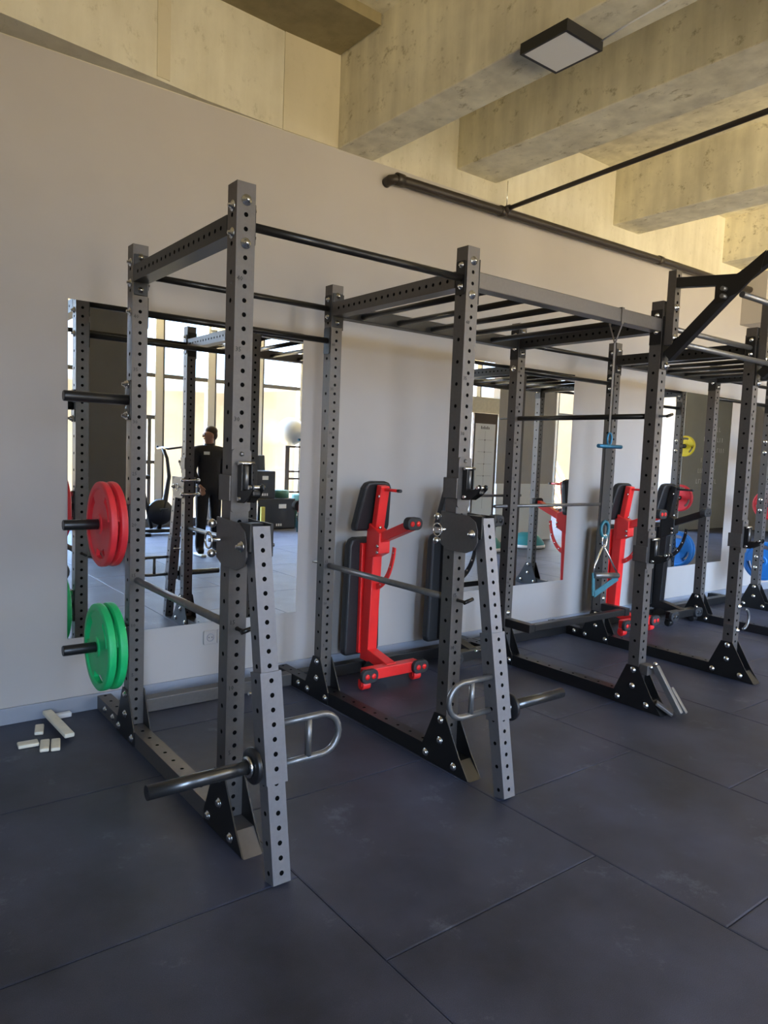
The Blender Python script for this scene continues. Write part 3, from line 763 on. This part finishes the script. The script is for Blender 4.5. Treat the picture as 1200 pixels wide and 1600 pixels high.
cp(rp, (-0.078, yp, 1.088), 'inner red weight plate on the left middle peg, nearest the upright', rot=-1.13)
rp.rotation_euler[0] = -1.13
gp = plate_thing(0.212, 0.040, M['green_plate'], (-0.130, yp, 0.488), 'outer green tri-grip weight plate on the lowest left peg', 'green plates on the left peg')
gp.rotation_euler[0] = -1.13
cp(gp, (-0.078, yp, 0.488), 'inner green weight plate on the lowest left peg, nearest the upright', rot=-1.13)
xe = XP[5]+UW
r9 = cp(rp, (xe+0.09, yp, 1.088), 'red weight plate on the far end upright, middle peg', group='plates on the far end pegs', flip=True)
bp_ = cp(rp, (xe+0.08, yp, 0.49), 'blue weight plate low on the far end upright at the right edge', M['blue_plate'], 'plates on the far end pegs', flip=True)
bp2 = cp(bp_, (xe+0.13, yp, 0.49), 'outer blue weight plate low on the far end upright', flip=True)
r9.scale = (1, 0.76, 0.76)
y1 = cp(rp, (xe+0.12, yp, 1.688), 'small yellow weight plate on the top far end peg', M['yellow_plate'], 'plates on the far end pegs', flip=True); y1.scale = (0.9, 0.585, 0.585)

# ================================================================= BENCHES (stood on end)
def pad(bm, poly, y0, y1):
    add_prism(bm, poly, 'y', y0, y1)
def bench(x, frame, label, group, y=1.12):
    t = thing('folding_weight_bench', label, 'bench', (x, y, 0), group=group)
    ys = 0.235      # spine centre behind the foot crossbar
    # back pad (lower, long) and seat pad (upper, short)
    bm = B(); pad(bm, [(-0.135, 0.12), (-0.145, 0.16), (-0.13, 0.86), (-0.115, 0.90), (-0.08, 0.915), (0.08, 0.915), (0.115, 0.90), (0.13, 0.86), (0.145, 0.16), (0.135, 0.12)], ys+0.085, ys+0.150)
    obj('back_pad', bm, M['vinyl'], t, 0.018, 3)
    bm = B(); vs0 = len(bm.verts)
    pad(bm, [(-0.135, 0.965), (-0.14, 1.00), (-0.11, 1.25), (-0.09, 1.285), (-0.05, 1.295), (0.05, 1.295), (0.09, 1.285), (0.11, 1.25), (0.14, 1.00), (0.135, 0.965)], ys+0.02, ys+0.085)
    for v in bm.verts: v.co.y -= (v.co.z-0.965)*0.20
    obj('seat_pad', bm, M['vinyl'], t, 0.018, 3)
    bm = B(); add_box(bm, -0.05, 0.05, ys+0.055, ys+0.085, 0.14, 0.88); obj('pad_rail', bm, frame, t, 0.004)
    # spine
    bm = B(); add_bar(bm, (0, ys+0.015, 0.10), (0, ys-0.015, 0.98), 0.075, 0.085, Vector((0, -1, 0))); obj('spine', bm, frame, t, 0.006)
    bm = B(); add_bar(bm, (0.0, ys-0.02, 0.86), (0.0, ys-0.085, 1.27), 0.07, 0.05, Vector((0, -1, 0))); sr = obj('seat_rail', bm, frame, t, 0.005)
    bm = B(); add_box(bm, -0.045, 0.045, ys-0.12, ys+0.0, 0.78, 1.02); 
    for v in bm.verts:
        if v.co.y < ys-0.1: v.co.z = 0.90 + (v.co.z-0.90)*0.55
    obj('hinge_bracket', bm, frame, t, 0.006)
    for zz in (1.20, 1.00, 0.88, 0.84):
        bm = B(); add_lathe(bm, [(0,0),(0.012,0),(0.011,0.006),(0,0.009)], (-0.03 if zz > 0.95 else -0.046, ys-0.105+(0.02 if zz > 1.1 else 0), zz), (0,-1,0) if zz > 0.95 else (-1,0,0), 10); obj('bolt', bm, M['zinc'], t)
    # short handle
    bm = B(); add_tube(bm, [(0, ys-0.09, 1.245), (0, ys-0.235, 1.245)], 0.010, 10); hh = obj('handle', bm, frame, t)
    bm = B(); add_tube(bm, [(0, ys-0.235, 1.245), (0, ys-0.265, 1.245)], 0.011, 10); obj('grip', bm, M['rubber'], hh)
    # front leg with rubber foot
    bm = B(); add_bar(bm, (0, ys-0.03, 0.905), (0, -0.145, 1.04), 0.06, 0.06); lg = obj('front_leg', bm, frame, t, 0.004)
    bm = B(); add_prism(bm, rounded_rect(0.118, 0.078, 0.034, 5, 0, 1.055), 'y', -0.185, -0.135); ft = obj('rubber_foot', bm, M['rubber'], lg, 0.006)
    for sx in (-1, 1):
        bm = B(); add_lathe(bm, [(0, 0.0), (0.0165, 0.0), (0.0165, 0.003), (0, 0.003)], (sx*0.024, -0.185, 1.055), (0, -1, 0), 14); obj('foot_plug', bm, frame if frame is M['red'] else M['plastic'], ft)
    # adjustment arc
    bm = B(); seg = 12; R = 0.33; w = 0.040; cy, cz = ys-0.02, 0.93
    inner, outer = [], []
    for k in range(seg+1):
        a = math.radians(188 + 72*k/seg)
        inner.append((cy+(R-w/2)*math.cos(a)*0.62, cz+(R-w/2)*math.sin(a))); outer.append((cy+(R+w/2)*math.cos(a)*0.62-0.0, cz+(R+w/2)*math.sin(a)))
    for k in range(seg):
        add_prism(bm, [inner[k], inner[k+1], outer[k+1], outer[k]], 'x', -0.006, 0.006)
    bmesh.ops.remove_doubles(bm, verts=bm.verts[:], dist=1e-4)
    arc = obj('adjustment_arc', bm, frame, t)
    for k in range(1, seg, 3):
        bm = B(); add_lathe(bm, [(0,0),(0.008,0),(0.007,0.002),(0,0.002)], (-0.006, (inner[k][0]+outer[k][0])/2, (inner[k][1]+outer[k][1])/2), (-1,0,0), 8); obj('stud', bm, M['zinc'], arc)
    # foot crossbar, neck, rubber feet, wheels
    bm = B(); add_bar(bm, (0, ys-0.02, 0.15), (0, 0.0, 0.105), 0.075, 0.07); obj('neck', bm, frame, t, 0.004)
    bm = B(); add_box(bm, -0.215, 0.215, -0.035, 0.035, 0.065, 0.135); cb = obj('foot_crossbar', bm, frame, t, 0.005)
    for sx in (-1, 1):
        bm = B(); add_prism(bm, rounded_rect(0.125, 0.085, 0.036, 5, sx*0.205, 0.100), 'y', -0.062, -0.030); ft = obj('rubber_foot', bm, M['rubber'], cb, 0.006)
        for s2 in (-1, 1):
            bm = B(); add_lathe(bm, [(0, 0.0), (0.0175, 0.0), (0.0175, 0.003), (0, 0.003)], (sx*0.205+s2*0.024, -0.062, 0.100), (0, -1, 0), 14); obj('foot_plug', bm, frame if frame is M['red'] else M['plastic'], ft)
        bm = B(); add_tube(bm, [(sx*0.205-0.03, 0.0, 0.034), (sx*0.205+0.03, 0.0, 0.034)], 0.031, 20); obj('wheel', bm, frame, cb, 0.005)
        for s2 in (-0.0335, 0.0335):
            bm = B(); add_box(bm, sx*0.205+s2-0.0025, sx*0.205+s2+0.0025, -0.018, 0.018, 0.03, 0.07); obj('wheel_bracket', bm, frame, cb)
    # stub that takes the weight on the wall side
    bm = B(); add_tube(bm, [(0, ys+0.02, 0.11), (0, ys+0.10, 0.004)], 0.012, 8); obj('rest_stub', bm, M['steel_dark'], t)
    return t
bench(1.675, M['red'], 'red framed bench with black pads stood on end beside the leftmost mirror', 'red benches')
bench(2.40, M['steel_dark'], 'black framed bench on end, half hidden behind the second front upright', 'black benches')
bench(4.39, M['red'], 'red framed bench stood on end just behind the third front upright', 'red benches')
bench(5.11, M['steel_dark'], 'black framed bench on end in front of the far mirror', 'black benches')

# ================================================================= SUSPENSION TRAINER
t = thing('cable_handle', 'teal and grey pull handle hanging on a thin strap from the overhead rail', 'pull handle', (2.30, 0.037, 0))
bm = B(); add_box(bm, -0.008, 0.008, -0.0015, 0.0015, 1.60, 2.14)
for sy in (-1, 1):
    add_bar(bm, (0, 0, 2.13), (0, sy*0.040, 2.235), 0.012, 0.003, Vector((0, 1, 0))); add_bar(bm, (0, sy*0.040, 2.235), (0, sy*0.040, 2.322), 0.020, 0.003, Vector((0, 1, 0)))
add_box(bm, -0.012, 0.012, -0.0415, 0.0415, 2.3195, 2.3225)
obj('strap', bm, M['steel'], t)
bm = B(); add_box(bm, -0.032, 0.032, -0.007, -0.001, 1.12, 1.56)
for v in bm.verts: v.co.x *= 1.0 if v.co.z > 1.3 else 1.15
obj('webbing', bm, M['rubber'], t)
bm = B(); add_tube(bm, [(-0.105, -0.01, 1.565), (0.105, -0.01, 1.565)], 0.011, 12); obj('cross_grip', bm, M['blue_metal'], t)
bm = B(); add_tube(bm, [(0.02*math.sin(k*PI/6)-0.005, -0.008, 1.605+0.035*math.cos(k*PI/6)) for k in range(13)], 0.006, 8); obj('carabiner', bm, M['blue_metal'], t)
bm = B(); add_tube(bm, [(0.035*math.sin(k*PI/6), -0.012, 1.10+0.045*math.cos(k*PI/6)) for k in range(13)], 0.009, 8); obj('strap_loop', bm, M['teal_strap'], t)
bm = B(); add_tube(bm, [(0.022*math.sin(k*PI/6), -0.014, 1.035+0.035*math.cos(k*PI/6)) for k in range(13)], 0.006, 8); obj('ring', bm, M['chrome'], t)
bm = B(); add_tube(bm, [(-0.005, -0.014, 1.01), (0.14, -0.02, 0.835)], 0.005, 8); add_tube(bm, [(-0.005, -0.014, 1.01), (-0.085, -0.02, 0.90), (-0.09, -0.02, 0.845)], 0.005, 8); obj('cable', bm, M['chrome'], t)
bm = B(); add_tube(bm, [(-0.085, -0.02, 0.845), (0.14, -0.02, 0.828)], 0.0165, 14); obj('hand_grip', bm, M['grey_tube'], t)
bm = B(); add_bar(bm, (0.14, -0.02, 0.815), (-0.075, -0.02, 0.735), 0.006, 0.034); obj('lower_strap', bm, M['teal_strap'], t)
bm = B(); add_bar(bm, (-0.090, -0.02, 0.86), (-0.078, -0.02, 0.73), 0.006, 0.022, Vector((1, 0, 0))); obj('side_strap', bm, M['teal_strap'], t)

# ================================================================= WALL AND CEILING FITTINGS
t = thing('wall_pipe', 'dark horizontal pipe running along the top of the grey wall', 'pipe')
bm = B(); add_tube(bm, [(1.875, WY-0.002, 3.30), (1.875, WY-0.05, 3.31), (1.90, WY-0.072, 3.313), (1.95, WY-0.08, 3.316), (5.2, WY-0.08, 3.372), (9.5, WY-0.08, 3.40)], 0.033, 16); obj('pipe', bm, M['pipe'], t)
for xx, zz in ((1.93, 3.316), (2.93, 3.334), (5.05, 3.37)):
    bm = B(); add_lathe(bm, [(0.033, -0.03), (0.04, -0.03), (0.04, 0.03), (0.033, 0.03)], (xx, WY-0.08, zz), (1,0,0), 16); obj('coupling', bm, M['pipe'], t)
t = thing('ceiling_pipe', 'thin dark pipe running out from the wall pipe under the concrete ribs', 'pipe')
bm = B(); add_tube(bm, [(2.935, WY-0.115, 3.345), (2.90, 0.6, 3.365), (2.85, -0.44, 3.375), (2.75, -3.0, 3.40), (2.7, -5.5, 3.41)], 0.0165, 12); obj('pipe', bm, M['pipe'], t)
bm = B(); add_lathe(bm, [(0, -0.03), (0.026, -0.03), (0.026, 0.03), (0, 0.03)], (2.935, WY-0.12, 3.345), (0,1,0), 12); obj('coupling', bm, M['pipe'], t)
bm = B(); add_tube(bm, [(2.96, WY-0.09, 3.37), (2.95, WY-0.10, 3.558)], 0.003, 6); obj('hanger_rod', bm, M['zinc'], t)
t = thing('ceiling_lamp', 'square black-framed panel lamp, switched off, under the nearest concrete rib', 'ceiling lamp', (1.57, -0.088, 3.358))
bm = B()
for a in ((-0.128, 0.128, -0.136, -0.122), (-0.128, 0.128, 0.122, 0.136), (-0.128, -0.116, -0.122, 0.122), (0.116, 0.128, -0.122, 0.122)): add_box(bm, *a, 0.0, 0.05)
add_box(bm, -0.116, 0.116, -0.122, 0.122, 0.02, 0.05)
obj('frame', bm, M['plastic'], t)
bm = B(); add_box(bm, -0.1155, 0.1155, -0.1215, 0.1215, 0.001, 0.018); obj('diffuser', bm, M['diffuser'], t)
bm = B(); add_tube(bm, [(0.10, -0.15, 0.03), (0.10, -0.30, 0.046), (0.06, -0.8, 0.047), (0.0, -1.6, 0.047)], 0.004, 6); obj('cable', bm, M['white'], t)
def socket(x, z, label):
    t = thing('wall_socket', label, 'socket', (x, WY, z), group='sockets low on the grey wall')
    bm = B(); add_prism(bm, rounded_rect(0.085, 0.085, 0.008, 3), 'y', -0.010, -0.0005); obj('plate', bm, M['wall'], t, 0.002)
    bm = B(); add_lathe(bm, [(0.021, 0.0), (0.024, 0.003), (0.021, 0.003)], (0.0, -0.010, 0), (0,-1,0), 20); obj('socket_ring', bm, M['skirt'], t)
    bm = B()
    for s in (-1, 1): add_tube(bm, [(s*0.0095, -0.0101, 0), (s*0.0095, -0.0115, 0)], 0.003, 8)
    obj('pin_hole', bm, M['plastic'], t)
socket(0.665, 0.32, 'left grey socket low on the wall in the leftmost bay'); socket(0.752, 0.32, 'right grey socket of the pair low on the leftmost bay wall')
socket(5.48, 0.33, 'grey socket below the far mirror beside the black bench')

# ================================================================= WOOD PIECES ON THE FLOOR
def block(cx, cy, L, W_, T, ang, z, label, tilt=0.0, m=None):
    bm = B(); add_box(bm, -L/2, L/2, -W_/2, W_/2, 0, T)
    o = obj('wooden_block', bm, m or M['cream'], None, 0.006, 3); o.location = (cx, cy, z); o.rotation_euler = (0, tilt, ang)
    tag(o, label, 'wood offcut', 'pale offcuts on the floor by the wall')
block(-0.254, 1.415, 0.36, 0.048, 0.022, math.radians(-86), 0.027, 'longest pale wood strip, resting across the two small offcuts', 0.035)
block(-0.42, 1.287, 0.092, 0.06, 0.018, math.radians(-4), 0.001, 'pale wood offcut lying leftmost, parallel to the wall')
block(-0.335, 1.45, 0.115, 0.042, 0.018, math.radians(-104), 0.001, 'short pale offcut lying alone between the strip and the wall corner')
block(-0.358, 1.228, 0.125, 0.042, 0.018, math.radians(-104), 0.001, 'left one of the two small offcuts lying side by side')
block(-0.312, 1.212, 0.125, 0.042, 0.018, math.radians(-104), 0.001, 'right one of the two small offcuts lying side by side')
block(-0.19, 1.585, 0.085, 0.036, 0.026, math.radians(4), 0.001, 'white rounded offcut against the skirting board', 0, M['white'])

# ================================================================= SEEN IN THE MIRRORS
def person():
    t = thing('person', 'person in black tracksuit with white chest patch, looking aside, in the left mirror', 'person', (2.89, -3.45, 0))
    def skin(name, verts, edges, radii, m, parent, root=0, lev=2):
        me = bpy.data.meshes.new(name); me.from_pydata([Vector(v) for v in verts], edges, []); me.update()
        o = bpy.data.objects.new(name, me); COL.objects.link(o); o.parent = parent
        sk = o.modifiers.new('skin', 'SKIN'); 
        if not me.skin_vertices: me.attributes.new('skin', 'FLOAT', 'POINT')
        for i, r in enumerate(radii):
            me.skin_vertices[0].data[i].radius = r if isinstance(r, tuple) else (r, r)
        me.skin_vertices[0].data[root].use_root = True
        sk.use_smooth_shade = True
        o.modifiers.new('sub', 'SUBSURF').levels = lev; o.modifiers['sub'].render_levels = lev
        me.materials.append(m); return o
    try:
        # front of the body is +y (towards the mirror)
        body_v = [(0,0,0.95), (0,0,1.10), (0,0,1.28), (0,0,1.42), (0,0,1.49),
                  (-0.09,0,0.88), (-0.10,0.01,0.50), (-0.11,-0.02,0.10), (-0.115,0.08,0.045),
                  (0.09,0,0.88), (0.10,0.01,0.50), (0.12,-0.02,0.10), (0.13,0.08,0.045),
                  (-0.165,0,1.405), (-0.235,-0.03,1.14), (-0.17,0.06,0.97), (0.165,0,1.405), (0.225,-0.03,1.14), (0.17,0.06,0.97)]
        body_e = [(0,1),(1,2),(2,3),(3,4),(0,5),(5,6),(6,7),(7,8),(0,9),(9,10),(10,11),(11,12),(3,13),(13,14),(14,15),(3,16),(16,17),(17,18)]
        rad = [(0.155,0.12),(0.155,0.11),(0.175,0.125),(0.14,0.10),0.07, 0.105,0.078,0.062,0.045, 0.105,0.078,0.062,0.045, 0.085,0.062,0.042, 0.085,0.062,0.042]
        b = skin('body', body_v, body_e, rad, M['cloth'], t)
        hd = skin('head', [(0,0,1.47), (-0.008,0.01,1.545), (-0.015,0.012,1.61), (-0.012,0.0,1.675)], [(0,1),(1,2),(2,3)], [0.066, 0.064, (0.090,0.096), (0.072,0.082)], M['skin'], t)
        bm = B()
        add_sphere(bm, (-0.100, 0.022, 1.602), 0.012, 6, (1.2, 0.7, 1.3))      # nose
        for s in (-1, 1): add_sphere(bm, (0.004, 0.012+s*0.083, 1.607), 0.02, 6, (0.7, 0.35, 1.2))
        add_tube(bm, [(-0.083, -0.010, 1.568), (-0.092, 0.018, 1.566), (-0.083, 0.045, 1.568)], 0.005, 6)
        obj('face_features', bm, M['skin'], hd)
        bm = B()
        for yy in (-0.012, 0.05): add_sphere(bm, (-0.088, yy, 1.625), 0.008, 5)
        obj('eyes', bm, M['plastic'], hd)
        bm = B(); add_sphere(bm, (0.022, 0.004, 1.674), 0.086, 12, (1.0, 0.98, 0.82)); add_sphere(bm, (0.047, 0.0, 1.625), 0.074, 10, (0.85, 1.05, 1.1)); obj('hair', bm, M['hair'], hd)
        bm = B(); add_tube(bm, [(0,0,1.46),(0,0.0,1.515)], [0.075, 0.062], 14); obj('collar', bm, M['cloth'], t)
        bm = B(); add_box(bm, -0.125, -0.045, 0.110, 0.118, 1.36, 1.40); obj('chest_patch', bm, M['white'], t)
        for s in (-1, 1):
            wv = [(s*0.165,0.065,0.965), (s*0.15,0.09,0.925), (s*0.135,0.10,0.90)]
            vs = list(wv); es = [(0,1),(1,2)]; rr = [0.026, (0.036, 0.018), (0.034, 0.016)]
            for k, (dx, ln) in enumerate(((-0.028, 0.062), (-0.010, 0.072), (0.009, 0.068), (0.026, 0.054))):
                i = len(vs); bx, by, bz = s*0.135+dx, 0.105, 0.885
                vs += [(bx, by, bz), (bx-s*0.006, by+0.012, bz-ln*0.5), (bx-s*0.012, by+0.006, bz-ln)]; es += [(2,i),(i,i+1),(i+1,i+2)]; rr += [0.0095, 0.009, 0.0075]
            i = len(vs); vs += [(s*0.112, 0.112, 0.915), (s*0.095, 0.118, 0.888)]; es += [(1,i),(i,i+1)]; rr += [0.011, 0.009]
            skin('hand', vs, es, rr, M['skin'], t, 0, 1)
            bm = B(); add_box(bm, s*0.12-0.05, s*0.12+0.05, -0.09, 0.17, 0.0, 0.035)
            for v in bm.verts:
                if v.co.y > 0.1: v.co.x = s*0.12 + (v.co.x-s*0.12)*0.8
            obj('shoe', bm, M['white'], t, 0.015, 3)
    except Exception as e: print('person', e)
person()
# gym equipment by the windows
def plyo_box(name, x0, x1, y0, y1, z0, z1, label):
    t = thing(name, label, 'box', (x0, y0, z0), group='black jump boxes by the window')
    w, d, h = x1-x0, y1-y0, z1-z0
    bm = B(); add_box(bm, 0, w, 0, d, 0, h); obj('body', bm, M['vinyl'], t, 0.015, 3)
    bm = B(); add_box(bm, w*0.55, w*0.75, d, d+0.002, h*0.68, h*0.82); obj('badge', bm, M['white'], t)
    bm = B(); xx = w*0.25
    for k in range(7):
        if k != 3: add_box(bm, xx, xx+0.028, d, d+0.002, h*0.10, h*0.10+0.045)
        xx += 0.045
    obj('lettering', bm, M['white'], t)
plyo_box('jump_box', 4.95, 5.72, -6.45, -5.95, 0.0, 0.56, 'lower black jump box by the window, in the left mirror')
plyo_box('jump_box', 4.72, 5.32, -6.40, -6.0, 0.561, 1.06, 'upper black jump box stacked on the wider one, in the left mirror')
bm = B(); add_bar(bm, (5.30, -6.62, 0.0), (5.22, -6.62, 1.33), 0.35, 0.10, Vector((0,1,0)))
tag(obj('padded_board', bm, M['vinyl'], None, 0.02), 'dark padded board leaning behind the stacked jump boxes', 'padded board')
bm = B(); add_box(bm, 4.98, 5.06, -5.93, -5.88, 0.0, 0.42); tag(obj('foam_block', bm, M['foam_yellow'], None, 0.01), 'narrow yellow foam block standing at the jump box corner', 'foam block')
t = thing('storage_drum', 'teal green drum standing right of the jump boxes, in the left mirror', 'drum', (6.03, -6.2, 0))
bm = B(); add_lathe(bm, [(0,0),(0.22,0),(0.23,0.02),(0.23,0.60),(0.21,0.62),(0,0.62)], (0,0,0), (0,0,1), 28); obj('body', bm, M['green'], t)
bm = B(); add_lathe(bm, [(0,0.0),(0.14,0.0),(0.14,0.13),(0.13,0.14),(0,0.14)], (5.56, -6.2, 0.562), (0,0,1), 24)
tag(obj('step_disc', bm, M['green']), 'low green disc lying on the lower jump box', 'disc')
bm = B(); add_lathe(bm, [(0.0, 0.0), (0.115, 0.0), (0.115, 0.012), (0.10, 0.016), (0, 0.016)], (-0.03, 0.226, 0.50), (0,1,0), 24); o = obj('round_badge', bm, M['red_plate'], t); o['label'] = 'round red badge'
t = thing('ball_stand', 'brown metal stand by the window holding the silver gym ball', 'stand', (6.02, -6.62, 0))
bm = B(); add_box(bm, -0.18, -0.09, -0.04, 0.04, 0.60, 1.534); obj('post', bm, M['brown_metal'], t)
bm = B(); add_box(bm, 0.42, 0.48, -0.04, 0.04, 0.60, 1.534); obj('post', bm, M['brown_metal'], t)
for zz in (1.50, 1.02, 0.88, 0.62):
    bm = B(); add_box(bm, -0.09, 0.42, -0.03, 0.03, zz, zz+0.035); obj('rail', bm, M['brown_metal'], t)
bm = B(); add_box(bm, -0.19, 0.50, -0.1, 0.1, 0.0, 0.03); add_box(bm, -0.18, -0.09, -0.04, 0.04, 0.03, 0.60); add_box(bm, 0.42, 0.48, -0.04, 0.04, 0.03, 0.60); obj('base', bm, M['brown_metal'], t)
bm = B(); add_sphere(bm, (5.93, -6.56, 1.805), 0.27, 20)
tag(obj('gym_ball', bm, M['ball']), 'shiny silver gym ball on top of the brown stand, in the left mirror', 'gym ball')
# upright exercise bike silhouette
t = thing('exercise_bike', 'dark exercise bike in front of the windows, in the left mirror', 'exercise bike', (3.12, -5.9, 0))
bm = B(); add_box(bm, -0.30, 0.55, -0.08, 0.08, 0.03, 0.09); add_box(bm, -0.32, -0.22, -0.28, 0.28, 0.0, 0.05); add_box(bm, 0.42, 0.55, -0.28, 0.28, 0.0, 0.05); obj('base', bm, M['steel_dark'], t, 0.01)
bm = B(); add_tube(bm, [(0.0, 0, 0.08), (0.10, 0, 0.55), (0.16, 0, 0.95), (0.12, 0, 1.25), (0.05, 0, 1.42)], [0.04, 0.045, 0.035, 0.03, 0.03], 12); obj('mast', bm, M['steel_dark'], t)
bm = B(); add_tube(bm, [(0.05, -0.25, 1.44), (0.05, -0.24, 1.40), (0.05, 0, 1.42), (0.05, 0.24, 1.40), (0.30, 0.25, 1.44)], 0.018, 10); obj('handlebar', bm, M['plastic'], t)
bm = B(); add_lathe(bm, [(0,-0.04),(0.20,-0.04),(0.22,0),(0.20,0.04),(0,0.04)], (0.02,0,0.36), (0,1,0), 24); obj('flywheel', bm, M['steel_dark'], t)
bm = B(); add_tube(bm, [(-0.12,0,0.1), (-0.30,0,0.9)], 0.03, 10); obj('seat_post', bm, M['steel_dark'], t)
bm = B(); add_box(bm, -0.45, -0.17, -0.10, 0.10, 0.90, 0.97); obj('saddle', bm, M['vinyl'], t, 0.03, 3)
bm = B(); add_tube(bm, [(0.02,-0.12,0.30), (0.02,0.12,0.42)], 0.012, 8); add_box(bm, -0.03, 0.07, 0.12, 0.2, 0.41, 0.435); add_box(bm, -0.03, 0.07, -0.2, -0.12, 0.285, 0.31); obj('pedals', bm, M['plastic'], t)
# white board with frame
t = thing('notice_board', 'tall white timetable board in dark frame, in the middle mirror', 'board', (7.30, -2.97, 0))
bm = B(); add_box(bm, 0, 0.55, -0.02, 0.02, 0.05, 2.19); obj('frame', bm, M['brown_metal'], t)
bm = B(); add_box(bm, 0.03, 0.50, 0.021, 0.025, 0.10, 2.02); obj('sheet', bm, M['white'], t)
bm = B()
for k in range(5): add_box(bm, 0.10+0.0*k, 0.44, 0.0252, 0.0262, 1.75-0.2*k, 1.753-0.2*k)
add_box(bm, 0.26, 0.263, 0.0252, 0.0262, 0.6, 1.9)
for k in range(5): add_tube(bm, [(0.2615, 0.0253, 1.75-0.2*k), (0.2615, 0.027, 1.75-0.2*k)], 0.012, 8)
for k in range(6): add_box(bm, 0.16+0.035*k, 0.18+0.035*k, 0.0252, 0.0262, 1.93, 1.965 if k % 2 else 1.98)
obj('chart_marks', bm, M['steel'], t)
# balance domes
def dome(x, y, label):
    t = thing('balance_dome', label, 'balance trainer', (x, y, 0), group='teal balance domes on the floor')
    bm = B(); add_lathe(bm, [(0, 0.25), (0.10, 0.24), (0.20, 0.20), (0.28, 0.11), (0.30, 0.06)], (0,0,0), (0,0,1), 28); obj('dome', bm, M['teal'], t)
    bm = B(); add_lathe(bm, [(0.30, 0.06), (0.31, 0.05), (0.31, 0.01), (0.28, 0.0), (0, 0.0)], (0,0,0), (0,0,1), 28); obj('base', bm, M['white'], t)
dome(7.05, -2.35, 'left teal balance dome below the white board, in the middle mirror'); dome(8.05, -2.35, 'right teal balance dome beside the upright, in the middle mirror')
# slatted screen outside the far windows
t = thing('slatted_screen', 'slanting wooden slats outside the far window, in the middle mirror', 'slatted screen', (13.6, FY-0.9, 0))
for k in range(16):
    bm = B(); add_bar(bm, (0.28*k-1.2, 0, 0.0), (0.28*k-2.6, 0, 1.6), 0.05, 0.11, Vector((0,1,0))); obj('slat', bm, M['slat'], t)
